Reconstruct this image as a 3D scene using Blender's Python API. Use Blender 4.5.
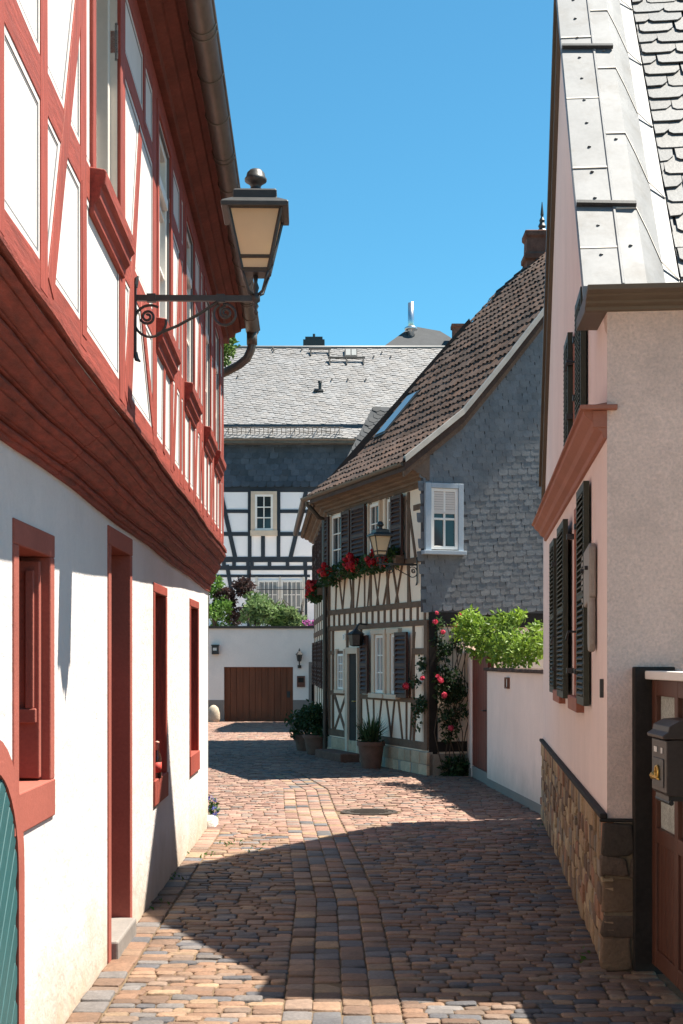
import bpy, bmesh, math, random
from mathutils import Vector, Matrix
R = math.radians
random.seed(11)
for o in list(bpy.data.objects):
    bpy.data.objects.remove(o)
scene = bpy.context.scene
col = scene.collection

# ------------------------------------------------------------------ camera, sky, sun, exposure
F, CX, HY, EYE = 1422.0, 341.5, 660.0, 1.6
cam_d = bpy.data.cameras.new("camera")
cam = bpy.data.objects.new("camera", cam_d)
col.objects.link(cam)
cam.location = (0, 0, EYE)
cam.rotation_euler = (R(90), 0, 0)
cam_d.sensor_fit = 'VERTICAL'
cam_d.sensor_height = 36
cam_d.lens = F * 36 / 1024
cam_d.shift_y = (HY - 512) / 1024
cam_d.clip_start = 0.05
cam_d.clip_end = 2000
scene.camera = cam
scene.render.resolution_x, scene.render.resolution_y = 683, 1024

SUN_EL, SUN_AZ = 64.0, 14.0            # azimuth measured from +X towards +Y
world = bpy.data.worlds.new("World")
scene.world = world
world.use_nodes = True
wn = world.node_tree
bg = wn.nodes["Background"]
sky = wn.nodes.new("ShaderNodeTexSky")
sky.sky_type = 'NISHITA'
sky.sun_disc = False
sky.sun_elevation = R(SUN_EL)
sky.sun_rotation = R(90 - SUN_AZ)
sky.altitude = 900
sky.air_density = 1.0
sky.dust_density = 0.6
sky.ozone_density = 1.5
tintn = wn.nodes.new("ShaderNodeMix")
tintn.data_type = 'RGBA'
tintn.blend_type = 'MULTIPLY'
tintn.inputs[0].default_value = 1.0
tintn.inputs[7].default_value = (0.42, 0.95, 1.0, 1)
wn.links.new(sky.outputs[0], tintn.inputs[6])
wn.links.new(tintn.outputs[2], bg.inputs[0])
bg.inputs[1].default_value = 0.062

sd = Vector((math.cos(R(SUN_EL)) * math.cos(R(SUN_AZ)), math.cos(R(SUN_EL)) * math.sin(R(SUN_AZ)), math.sin(R(SUN_EL))))
sun_d = bpy.data.lights.new("sun", 'SUN')
sun_d.energy = 5.0
sun_d.angle = R(0.5)
sun_d.color = (1.0, 0.93, 0.81)
sun = bpy.data.objects.new("sun", sun_d)
col.objects.link(sun)
sun.location = (20, 6, 40)
sun.rotation_euler = sd.to_track_quat('Z', 'Y').to_euler()
vs = scene.view_settings
vs.view_transform = 'Standard'
vs.look = 'None'
vs.gamma = 1.0
vs.use_curve_mapping = False
vs.exposure = 1.57

# ------------------------------------------------------------------ helpers
LOC = {}


class MB:
    """collects faces, build() links them as ONE mesh object"""
    def __init__(self):
        self.v, self.f, self.m, self.t = [], [], [], []

    def add(self, verts, faces, mi=0, tint=(1, 1, 1)):
        b = len(self.v)
        self.v.extend([tuple(p) for p in verts])
        for f in faces:
            self.f.append(tuple(i + b for i in f))
            self.m.append(mi)
            self.t.append(tint)

    def hexa(self, p, mi=0, tint=(1, 1, 1)):
        self.add(p, [(0, 3, 2, 1), (4, 5, 6, 7), (0, 1, 5, 4), (1, 2, 6, 5), (2, 3, 7, 6), (3, 0, 4, 7)], mi, tint)

    def box(self, x0, x1, y0, y1, z0, z1, mi=0, tint=(1, 1, 1)):
        self.hexa([(x0, y0, z0), (x1, y0, z0), (x1, y1, z0), (x0, y1, z0),
                   (x0, y0, z1), (x1, y0, z1), (x1, y1, z1), (x0, y1, z1)], mi, tint)

    def prism(self, pts, ext, mi=0, tint=(1, 1, 1)):
        n = len(pts)
        e = Vector(ext)
        vv = [Vector(p) for p in pts] + [Vector(p) + e for p in pts]
        fs = [tuple(range(n)), tuple(range(2 * n - 1, n - 1, -1))]
        fs += [(i, (i + 1) % n, n + (i + 1) % n, n + i) for i in range(n)]
        self.add(vv, fs, mi, tint)

    def loft(self, rings, mi=0, closed=True, caps=True, tint=(1, 1, 1)):
        n = len(rings[0])
        vv = [p for r in rings for p in r]
        fs = []
        for k in range(len(rings) - 1):
            for i in range(n if closed else n - 1):
                j = (i + 1) % n
                fs.append((k * n + i, k * n + j, (k + 1) * n + j, (k + 1) * n + i))
        if caps and closed:
            fs.append(tuple(range(n))[::-1])
            fs.append(tuple(range((len(rings) - 1) * n, len(rings) * n)))
        self.add(vv, fs, mi, tint)

    def tube(self, path, r, n=8, mi=0, tint=(1, 1, 1), caps=True):
        path = [Vector(p) for p in path]
        rs = r if isinstance(r, (list, tuple)) else [r] * len(path)
        rings = []
        up = None
        for i, p in enumerate(path):
            a = path[max(i - 1, 0)]
            b = path[min(i + 1, len(path) - 1)]
            d = (b - a).normalized()
            if up is None:
                up = Vector((0, 0, 1)) if abs(d.z) < 0.9 else Vector((1, 0, 0))
            s = d.cross(up).normalized()
            up = s.cross(d).normalized()
            rings.append([p + (s * math.cos(2 * math.pi * k / n) + up * math.sin(2 * math.pi * k / n)) * rs[i] for k in range(n)])
        self.loft(rings, mi, True, caps, tint)

    def lathe(self, c, prof, n=12, mi=0, tint=(1, 1, 1), sq=False):
        rings = []
        for r, z in prof:
            rings.append([(c[0] + r * math.cos(2 * math.pi * (k + (0.5 if sq else 0)) / n),
                           c[1] + r * math.sin(2 * math.pi * (k + (0.5 if sq else 0)) / n), c[2] + z) for k in range(n)])
        self.loft(rings, mi, True, True, tint)

    def build(self, name, mats, parent=None, smooth=False, bevel=0, base=None, recalc=True, auto=None):
        me = bpy.data.meshes.new(name)
        base = LOC.get(parent, Vector((0, 0, 0))) if base is None else Vector(base)
        me.from_pydata([(p[0] - base[0], p[1] - base[1], p[2] - base[2]) for p in self.v], [], self.f)
        if not isinstance(mats, (list, tuple)):
            mats = [mats]
        for m in mats:
            me.materials.append(m)
        me.polygons.foreach_set("material_index", self.m)
        at = me.attributes.new("tint", 'FLOAT_COLOR', 'FACE')
        flat = []
        for t in self.t:
            flat.extend((t[0], t[1], t[2], 1.0))
        at.data.foreach_set("color", flat)
        if recalc:
            bm = bmesh.new()
            bm.from_mesh(me)
            bmesh.ops.recalc_face_normals(bm, faces=bm.faces)
            bm.to_mesh(me)
            bm.free()
        if smooth:
            me.polygons.foreach_set("use_smooth", [True] * len(me.polygons))
            if auto:
                try:
                    me.set_sharp_from_angle(angle=R(auto))
                except Exception:
                    pass
        me.update()
        o = bpy.data.objects.new(name, me)
        col.objects.link(o)
        if parent is not None:
            o.parent = parent
            LOC[o] = LOC[parent]
        else:
            o.location = base
            LOC[o] = base
        if bevel:
            b = o.modifiers.new("edge", 'BEVEL')
            b.width = bevel
            b.segments = 2
            b.limit_method = 'ANGLE'
            b.angle_limit = R(40)
        return o


def thing(name, label, cat, loc, group=None):
    o = bpy.data.objects.new(name, None)
    o.empty_display_size = 0.2
    col.objects.link(o)
    o.location = loc
    LOC[o] = Vector(loc)
    o["label"], o["category"] = label, cat
    if group:
        o["group"] = group
    return o


def tag(o, label, cat, group=None, kind=None):
    o["label"], o["category"] = label, cat
    if group:
        o["group"] = group
    if kind:
        o["kind"] = kind
    return o


def struct(o):
    o["kind"] = 'structure'
    return o


class WF:
    """a wall's own frame: t along it, z up, o outwards"""
    def __init__(s, ox, oy, dx, dy, flip=1):
        l = math.hypot(dx, dy)
        s.o = Vector((ox, oy, 0))
        s.d = Vector((dx / l, dy / l, 0))
        s.n = Vector((dy / l, -dx / l, 0)) * flip

    def P(s, t, z, o=0.0):
        p = s.o + s.d * t + s.n * o
        return Vector((p.x, p.y, z))

    def at(s, px, py, o=0.0):
        rx, rz = (px - CX) / F, (HY - py) / F
        k = (s.n.dot(s.o) + o) / (s.n.x * rx + s.n.y)
        p = Vector((rx * k, k, EYE + rz * k))
        return ((p - s.o).dot(s.d), p.z)


def wbox(mb, W, t0, t1, z0, z1, o0, o1, mi=0, tint=(1, 1, 1)):
    mb.hexa([W.P(t0, z0, o0), W.P(t1, z0, o0), W.P(t1, z0, o1), W.P(t0, z0, o1),
             W.P(t0, z1, o0), W.P(t1, z1, o0), W.P(t1, z1, o1), W.P(t0, z1, o1)], mi, tint)


def wpoly(mb, W, pts, o0, o1, mi=0, tint=(1, 1, 1)):
    mb.prism([W.P(t, z, o0) for t, z in pts], W.n * (o1 - o0), mi, tint)


def wbeam(mb, W, a, b, w, o0, o1, mi=0):
    ax, az = a
    bx, bz = b
    l = math.hypot(bx - ax, bz - az)
    nx, nz = -(bz - az) / l * w / 2, (bx - ax) / l * w / 2
    wpoly(mb, W, [(ax + nx, az + nz), (ax - nx, az - nz), (bx - nx, bz - nz), (bx + nx, bz + nz)], o0, o1, mi)


def wobbeam(mb, W, a, b, w, o0, o1, mi=0, j=.0035):
    ax, az = a
    bx, bz = b
    l = math.hypot(bx - ax, bz - az)
    dx, dz = (bx - ax) / l, (bz - az) / l
    n = max(2, int(l / .3))
    lo, hi = [], []
    for k in range(n + 1):
        u = l * k / n
        p, q = w / 2 + random.uniform(-j, j), w / 2 + random.uniform(-j, j)
        lo.append((ax + dx * u + dz * p, az + dz * u - dx * p))
        hi.append((ax + dx * u - dz * q, az + dz * u + dx * q))
    for k in range(n):
        if k == 0:
            pass
    wpoly(mb, W, lo + hi[::-1], o0, o1, mi)


def wall_holes(mb, W, t0, t1, z0, z1, holes, depth, mi=0, mr=0, z1f=None):
    ts = sorted({t0, t1} | {h[0] for h in holes} | {h[1] for h in holes})
    zs = sorted({z0, z1} | {h[2] for h in holes} | {h[3] for h in holes})
    for i in range(len(ts) - 1):
        for j in range(len(zs) - 1):
            a, b, c, d = ts[i], ts[i + 1], zs[j], zs[j + 1]
            if any(h[0] <= a + 1e-6 and b - 1e-6 <= h[1] and h[2] <= c + 1e-6 and d - 1e-6 <= h[3] for h in holes):
                continue
            mb.add([W.P(a, c), W.P(b, c), W.P(b, d), W.P(a, d)], [(0, 1, 2, 3)], mi)
    for h in holes:
        a, b, c, d = h[:4]
        for p, q in (((a, c), (b, c)), ((b, c), (b, d)), ((b, d), (a, d)), ((a, d), (a, c))):
            mb.add([W.P(p[0], p[1]), W.P(q[0], q[1]), W.P(q[0], q[1], -depth), W.P(p[0], p[1], -depth)], [(0, 1, 2, 3)], mr)


# ------------------------------------------------------------------ materials
def mat(name, color, rough=0.8, var=0.15, vscale=3.0, fine=0.0, fscale=60.0, bump=0.0, bscale=80.0, bdist=0.01,
        metallic=0.0, tint=False, stretch=(1, 1, 1), spec=0.3, dark=None, dark_amt=0.0, dark_scale=1.2, trans=0.0):
    m = bpy.data.materials.new(name)
    m.use_nodes = True
    nt = m.node_tree
    b = nt.nodes["Principled BSDF"]
    b.inputs["Roughness"].default_value = rough
    b.inputs["Metallic"].default_value = metallic
    b.inputs["Specular IOR Level"].default_value = spec
    tc = nt.nodes.new("ShaderNodeTexCoord")
    mp = nt.nodes.new("ShaderNodeMapping")
    mp.inputs["Scale"].default_value = stretch
    nt.links.new(tc.outputs["Object"], mp.inputs[0])

    def noise(scale, detail=5, rough_=0.6):
        n = nt.nodes.new("ShaderNodeTexNoise")
        n.inputs["Scale"].default_value = scale
        n.inputs["Detail"].default_value = detail
        n.inputs["Roughness"].default_value = rough_
        nt.links.new(mp.outputs[0], n.inputs["Vector"])
        return n

    def mul(ac, fac_socket, lo, hi):
        mr = nt.nodes.new("ShaderNodeMapRange")
        mr.inputs["From Min"].default_value = 0.25
        mr.inputs["From Max"].default_value = 0.75
        mr.inputs["To Min"].default_value = lo
        mr.inputs["To Max"].default_value = hi
        nt.links.new(fac_socket, mr.inputs["Value"])
        vm = nt.nodes.new("ShaderNodeVectorMath")
        vm.operation = 'SCALE'
        nt.links.new(ac, vm.inputs[0])
        nt.links.new(mr.outputs[0], vm.inputs["Scale"])
        return vm.outputs[0]

    rgb = nt.nodes.new("ShaderNodeRGB")
    rgb.outputs[0].default_value = (*color, 1)
    c = rgb.outputs[0]
    if tint:
        at = nt.nodes.new("ShaderNodeAttribute")
        at.attribute_name = "tint"
        mx = nt.nodes.new("ShaderNodeMix")
        mx.data_type = 'RGBA'
        mx.blend_type = 'MULTIPLY'
        mx.inputs[0].default_value = 1
        nt.links.new(c, mx.inputs[6])
        nt.links.new(at.outputs["Color"], mx.inputs[7])
        c = mx.outputs[2]
    if var:
        c = mul(c, noise(vscale).outputs["Fac"], 1 - var, 1 + var)
    if fine:
        c = mul(c, noise(fscale, 3).outputs["Fac"], 1 - fine, 1 + fine)
    if dark is not None:
        n = noise(dark_scale, 8, 0.7)
        mr = nt.nodes.new("ShaderNodeMapRange")
        mr.inputs["From Min"].default_value = 0.5
        mr.inputs["From Max"].default_value = 0.78
        mr.inputs["To Max"].default_value = dark_amt
        nt.links.new(n.outputs["Fac"], mr.inputs["Value"])
        mx = nt.nodes.new("ShaderNodeMix")
        mx.data_type = 'RGBA'
        nt.links.new(mr.outputs[0], mx.inputs[0])
        nt.links.new(c, mx.inputs[6])
        mx.inputs[7].default_value = (*dark, 1)
        c = mx.outputs[2]
    nt.links.new(c, b.inputs["Base Color"])
    if bump:
        bn = nt.nodes.new("ShaderNodeBump")
        bn.inputs["Strength"].default_value = bump
        bn.inputs["Distance"].default_value = bdist
        nt.links.new(noise(bscale, 6, 0.65).outputs["Fac"], bn.inputs["Height"])
        nt.links.new(bn.outputs[0], b.inputs["Normal"])
    if trans:
        tr = nt.nodes.new("ShaderNodeBsdfTranslucent")
        nt.links.new(c, tr.inputs["Color"])
        ms = nt.nodes.new("ShaderNodeMixShader")
        ms.inputs[0].default_value = trans
        out = nt.nodes["Material Output"]
        nt.links.new(b.outputs[0], ms.inputs[1])
        nt.links.new(tr.outputs[0], ms.inputs[2])
        nt.links.new(ms.outputs[0], out.inputs["Surface"])
    return m


def plaster_dirty(name, color, dirt, z_lo, z_hi, bump=0.25, bscale=120, bdist=0.006, amt=0.8):
    """plaster with splash dirt that climbs from the paving in an uneven band"""
    m = mat(name, color, 0.9, 0.05, 1.6, 0.03, 40, bump, bscale, bdist, dark=tuple(c * 0.80 for c in color), dark_amt=0.45, dark_scale=0.9)
    nt = m.node_tree
    b = nt.nodes["Principled BSDF"]
    src = b.inputs["Base Color"].links[0].from_socket
    geo = nt.nodes.new("ShaderNodeNewGeometry")
    sx = nt.nodes.new("ShaderNodeSeparateXYZ")
    nt.links.new(geo.outputs["Position"], sx.inputs[0])
    n = nt.nodes.new("ShaderNodeTexNoise")
    n.inputs["Scale"].default_value = 2.5
    n.inputs["Detail"].default_value = 8
    n.inputs["Roughness"].default_value = 0.7
    nt.links.new(geo.outputs["Position"], n.inputs["Vector"])
    ma = nt.nodes.new("ShaderNodeMath")
    ma.operation = 'MULTIPLY_ADD'
    ma.inputs[1].default_value = -0.7
    nt.links.new(n.outputs["Fac"], ma.inputs[0])
    nt.links.new(sx.outputs["Z"], ma.inputs[2])
    mr = nt.nodes.new("ShaderNodeMapRange")
    mr.inputs["From Min"].default_value = z_lo
    mr.inputs["From Max"].default_value = z_hi
    mr.inputs["To Min"].default_value = amt
    mr.inputs["To Max"].default_value = 0
    nt.links.new(ma.outputs[0], mr.inputs["Value"])
    mx = nt.nodes.new("ShaderNodeMix")
    mx.data_type = 'RGBA'
    nt.links.new(mr.outputs[0], mx.inputs[0])
    nt.links.new(src, mx.inputs[6])
    mx.inputs[7].default_value = (*dirt, 1)
    mp2 = nt.nodes.new("ShaderNodeMapping")
    mp2.inputs["Scale"].default_value = (1.6, 1.6, .6)
    nt.links.new(geo.outputs["Position"], mp2.inputs[0])
    n2 = nt.nodes.new("ShaderNodeTexNoise")
    n2.inputs["Scale"].default_value = 1.0
    n2.inputs["Detail"].default_value = 7
    n2.inputs["Roughness"].default_value = .65
    nt.links.new(mp2.outputs[0], n2.inputs["Vector"])
    m2 = nt.nodes.new("ShaderNodeMapRange")
    m2.inputs["From Min"].default_value = .45
    m2.inputs["From Max"].default_value = .80
    m2.inputs["To Min"].default_value = 1.0
    m2.inputs["To Max"].default_value = .90
    nt.links.new(n2.outputs["Fac"], m2.inputs["Value"])
    vm2 = nt.nodes.new("ShaderNodeVectorMath")
    vm2.operation = 'SCALE'
    nt.links.new(mx.outputs[2], vm2.inputs[0])
    nt.links.new(m2.outputs[0], vm2.inputs["Scale"])
    nt.links.new(vm2.outputs[0], b.inputs["Base Color"])
    return m


M = {}
M['plaster_white'] = plaster_dirty("white_plaster", (0.64, 0.592, 0.57), (0.40, 0.30, 0.20), -0.38, 0.08, 0.6, 11, 0.02, 0.8)
M['infill'] = mat("white_infill", (0.61, 0.565, 0.54), 0.9, 0.06, 2, 0.03, 30, 0.4, 25, 0.008)
M['infill_line'] = mat("grey_panel_line", (0.16, 0.16, 0.165), 0.9, 0.1)
RWK = dict(rough=.68, var=.16, vscale=2.5, fine=.30, fscale=55, bump=.6, bscale=60, bdist=.006, dark=(0.13, 0.036, 0.028), dark_amt=.8, dark_scale=14)
M['red_wood'] = mat("red_painted_posts", (0.272, 0.052, 0.035), stretch=(1, 1, .10), **RWK)
M['red_wood_along'] = mat("red_painted_rails", (0.272, 0.052, 0.035), stretch=(1, .10, 1), **RWK)
M['red_stone'] = mat("red_painted_sandstone", (0.30, 0.085, 0.062), 0.75, 0.12, 3, 0.10, 60, 0.4, 70, 0.004)
M['red_door'] = mat("red_brown_door_paint", (0.16, 0.038, 0.024), 0.5, 0.15, 3, 0.08, 50, 0.2, 50, 0.003)
M['beam_dark'] = mat("weathered_red_moulding", (0.20, 0.038, 0.024), 0.66, 0.35, 3.5, 0.45, 30, 1.0, 30, 0.012, stretch=(1, 0.22, 1), dark=(0.085, 0.026, 0.02), dark_amt=0.85, dark_scale=7)
M['eave_dark'] = mat('dark_red_eave_boards', (0.15, 0.042, 0.030), 0.75, 0.3, 3, 0.2, 30, 0.5, 30, 0.006)
M['eave_wood'] = mat('faded_eave_boards', (0.15, 0.105, 0.078), 0.8, 0.25, 4, 0.15, 35, 0.4, 40, 0.004)
M['white_wood'] = mat("white_window_paint", (0.80, 0.75, 0.69), 0.5, 0.05, 4, 0.03, 60)
M['grey_wood'] = mat("grey_window_paint", (0.58, 0.53, 0.47), 0.6, 0.08, 4, 0.03, 60)
M['glass'] = mat("window_glass", (0.025, 0.03, 0.035), 0.06, 0, spec=0.6)
M['curtain'] = mat("curtain_glass", (0.30, 0.30, 0.29), 0.12, 0.25, 8, stretch=(6, 6, 0.5), spec=0.5)
M['frost'] = mat("frosted_glass", (0.50, 0.52, 0.46), 0.25, 0.2, 9, 0.3, 90, 0.9, 110, 0.006, spec=0.5)
M['zinc_gutter'] = mat("weathered_zinc_gutter", (0.165, 0.145, 0.125), 0.42, 0.25, 5, 0.1, 40, metallic=0.55, stretch=(1, 0.3, 1))
M['zinc'] = mat("pale_zinc_sheet", (0.195, 0.197, 0.202), 0.55, 0.16, 2.5, 0.05, 30, 0.12, 9, 0.01, metallic=0.25, dark=(0.125, 0.115, 0.105), dark_amt=0.8, dark_scale=3)
M['iron'] = mat("black_iron", (0.028, 0.027, 0.026), 0.45, 0.3, 20, 0.2, 120, 0.3, 90, 0.002, spec=0.5)
M['iron_brown'] = mat("dark_brown_metal", (0.075, 0.062, 0.052), 0.45, 0.2, 10, metallic=0.4)
M['lamp_glass'] = mat("cream_lamp_glass", (0.86, 0.69, 0.47), 0.35, 0.08, 3, trans=0.55)
M['pink'] = plaster_dirty("pink_plaster", (0.87, 0.70, 0.63), (0.5, 0.4, 0.34), -0.2, 0.1, 0.25, 45, 0.008, 0.4)
M['rough'] = mat("roughcast_plaster", (0.74, 0.555, 0.465), 0.95, 0.10, 1.5, 0.16, 70, 0.8, 70, 0.012, dark=(0.36, 0.29, 0.25), dark_amt=0.6, dark_scale=1.8)
M['cornice_brown'] = mat("brown_cornice_paint", (0.115, 0.088, 0.062), 0.55, 0.12, 2, 0.06, 40)
M['cornice_red'] = mat("red_brown_cornice", (0.33, 0.125, 0.080), 0.65, 0.12, 2, 0.08, 40, 0.2, 50, 0.003)
M['shutter_green'] = mat("dark_green_shutter", (0.040, 0.044, 0.030), 0.5, 0.15, 6)
M['shutter_brown'] = mat("dark_brown_shutter", (0.060, 0.028, 0.022), 0.6, 0.2, 6, 0.1, 40)
M['stone_wall'] = mat("rubble_stone", (1, 1, 1), 0.9, 0.22, 7, 0.16, 50, 0.9, 40, 0.012, tint=True)
M['mortar'] = mat("lime_mortar", (0.19, 0.14, 0.09), 0.95, 0.2, 8, 0.12, 70, 0.6, 60, 0.008)
M['wood_gate'] = mat("brown_gate_wood", (0.095, 0.036, 0.022), 0.5, 0.2, 3, 0.16, 30, 0.3, 40, 0.003, stretch=(6, 6, 0.7))
M['wood_black'] = mat("blackened_timber", (0.022, 0.018, 0.015), 0.8, 0.25, 5, 0.2, 40, 0.5, 40, 0.004)
M['cleaver'] = mat("tarnished_sheet_metal", (0.30, 0.27, 0.235), 0.5, 0.2, 5, 0.08, 60, metallic=0.3)
M['slate_wall'] = mat("slate_cladding", (0.135, 0.140, 0.148), 0.6, 0.22, 6, 0.12, 40, 0.4, 50, 0.004, tint=True, spec=0.45)
M['slate_roof'] = mat("old_roof_slate", (0.180, 0.173, 0.172), 0.48, 0.14, 1.5, 0.10, 30, 0.3, 40, 0.004, tint=True, spec=0.6)
M['slate_new'] = mat("dark_roof_slate", (0.060, 0.062, 0.066), 0.85, 0.12, 2, 0.08, 30, tint=True, spec=0.15)
M['slate_front'] = mat("grey_roof_slate", (0.14, 0.138, 0.137), 0.5, 0.16, 4, 0.12, 40, 0.4, 40, 0.004, tint=True, spec=0.5)
M['slate_blue'] = mat("blue_black_slate", (0.055, 0.068, 0.088), 0.5, 0.3, 3, 0.1, 30, tint=True)
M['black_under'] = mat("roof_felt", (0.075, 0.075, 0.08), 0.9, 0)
M['tile'] = mat("brown_clay_tile", (0.070, 0.043, 0.033), 0.85, 0.3, 3, 0.22, 25, 0.5, 40, 0.006, tint=True, dark=(0.050, 0.042, 0.036), dark_amt=0.75, dark_scale=4)
M['cream'] = mat("cream_infill", (0.91, 0.74, 0.59), 0.9, 0.07, 2, 0.03, 40, 0.2, 60, 0.004)
M['timber_brown'] = mat("weathered_brown_timber", (0.145, 0.090, 0.060), 0.85, 0.3, 5, 0.2, 40, 0.6, 40, 0.005)
M['timber_pale'] = mat("pale_window_boards", (0.60, 0.475, 0.36), 0.7, 0.1, 4, 0.05, 40)
M['base_stone'] = mat("pale_base_stone", (1, 1, 1), 0.9, 0.2, 6, 0.15, 40, 0.7, 40, 0.008, tint=True)
M['white_wall'] = mat("white_rendered_wall", (0.92, 0.81, 0.74), 0.9, 0.06, 0.8, 0.03, 20, 0.2, 30, 0.006, dark=(0.62, 0.57, 0.54), dark_amt=0.5, dark_scale=0.7)
M['garden_white'] = plaster_dirty("garden_wall_render", (0.88, 0.705, 0.625), (0.46, 0.38, 0.32), -0.25, 0.1, 0.3, 30, 0.008, 0.5)
M['bluegrey'] = mat("blue_grey_paint", (0.235, 0.205, 0.185), 0.8, 0.1, 2)
M['slategrey_frame'] = mat("blue_grey_window_board", (0.36, 0.41, 0.46), 0.6, 0.08, 5, 0.05, 40)
M['garage_wood'] = mat("garage_boards", (0.17, 0.056, 0.026), 0.6, 0.3, 1.6, 0.15, 25, stretch=(5, 5, 0.5))
M['timber_navy'] = mat("blue_black_timber", (0.028, 0.036, 0.046), 0.75, 0.2, 2)
M['infill_cool'] = mat("cool_white_infill", (0.85, 0.81, 0.80), 0.9, 0.04, 1, 0.02, 15)
M['terracotta'] = mat("terracotta", (0.17, 0.085, 0.060), 0.85, 0.25, 8, 0.12, 60, 0.3, 60, 0.003)
M['leaf'] = mat("leaf", (1, 1, 1), 0.55, 0.1, 3, tint=True, trans=0.35, spec=0.35)
M['petal'] = mat("petal", (1, 1, 1), 0.6, 0.08, 8, tint=True, trans=0.3)
M['bark'] = mat("bark", (0.09, 0.065, 0.045), 0.9, 0.3, 10, 0.2, 50, 0.6, 40, 0.006)
M['brick'] = mat("chimney_brick", (0.17, 0.075, 0.052), 0.9, 0.3, 7, 0.2, 30, 0.5, 30, 0.006)
M['teal'] = mat("teal_door_paint", (0.026, 0.092, 0.098), 0.5, 0.15, 4, 0.1, 50)
M['cobble'] = mat("cobblestone", (1.0, 0.93, 0.90), 0.68, 0.22, 9, 0.24, 55, 0.8, 50, 0.007, tint=True, spec=0.35, dark=(0.062, 0.046, 0.034), dark_amt=0.6, dark_scale=1.6)
M['sand'] = mat("joint_sand", (0.125, 0.086, 0.052), 0.95, 0.3, 5, 0.25, 60, 0.8, 60, 0.01)
M['ground'] = mat("ground_earth", (0.17, 0.13, 0.10), 0.95, 0.25, 2, 0.15, 20)
M['step_stone'] = mat("step_stone", (0.20, 0.18, 0.165), 0.85, 0.15, 5, 0.12, 50, 0.4, 50, 0.004)
M['boulder'] = mat("pale_boulder", (0.42, 0.35, 0.27), 0.9, 0.2, 4, 0.15, 30, 0.5, 20, 0.02)
M['bottle'] = mat("brown_bottle_glass", (0.030, 0.012, 0.008), 0.08, 0, spec=0.6)
M['label_red'] = mat("red_label", (0.45, 0.06, 0.045), 0.6, 0.1)
M['foil'] = mat("pink_foil", (0.62, 0.30, 0.24), 0.4, 0.1)
M['gold'] = mat("brass_emblem", (0.62, 0.38, 0.09), 0.35, 0.1, metallic=0.7)
M['mailbox'] = mat("grey_brown_mailbox", (0.070, 0.058, 0.052), 0.45, 0.12, 6, 0.1, 60, metallic=0.35)
M['paper'] = mat("name_card", (0.68, 0.66, 0.62), 0.7, 0.05)
M['blind'] = mat("roller_blind", (0.66, 0.58, 0.52), 0.8, 0.05)
M['sky_glass'] = mat("roof_window_glass", (0.10, 0.12, 0.14), 0.04, 0, spec=1.0)
M['steel'] = mat("bright_steel_flue", (0.60, 0.62, 0.64), 0.25, 0.05, metallic=0.9)


def gz(y):
    """street level: flat lane that falls gently towards the garage"""
    if y < 24:
        return 0.0
    return -0.018 * (min(y, 60) - 24)


# ------------------------------------------------------------------ generic builders
def stone(mb, O, U, V, N, u0, u1, v0, v1, h, mi, tint, fine=True, e=0.011, jj=.004):
    def ring(ins, hh, c):
        a0, a1, b0, b1 = u0 + ins, u1 - ins, v0 + ins, v1 - ins
        c = min(c, (a1 - a0) * 0.4, (b1 - b0) * 0.4)
        pts = [(a0 + c, b0), (a1 - c, b0), (a1, b0 + c), (a1, b1 - c), (a1 - c, b1), (a0 + c, b1), (a0, b1 - c), (a0, b0 + c)]
        return [O + U * (p[0] + j[0]) + V * (p[1] + j[1]) + N * (hh + tl[0] * (p[0] - u0) + tl[1] * (p[1] - v0)) for p, j in zip(pts, jit)]
    tl = (random.uniform(-.03, .03), random.uniform(-.03, .03))
    jit = [(random.uniform(-jj, jj), random.uniform(-jj, jj)) for _ in range(8)]
    if fine:
        rings = [ring(0, -0.03, .009), ring(0, h - e * 1.1, .011), ring(e * .45, h - e * .3, .013), ring(e * 1.5, h, .014)]
    else:
        rings = [ring(0, -0.03, .01), ring(e * .4, h - e * .5, .012), ring(e * 1.5, h, .013)]
    n = 8
    vv = [p for r in rings for p in r]
    fs = []
    for k in range(len(rings) - 1):
        for i in range(n):
            j = (i + 1) % n
            fs.append((k * n + i, k * n + j, (k + 1) * n + j, (k + 1) * n + i))
    b = (len(rings) - 1) * n
    fs.append(tuple(range(b, b + n)))
    mb.add(vv, fs, mi, tint)


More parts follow.
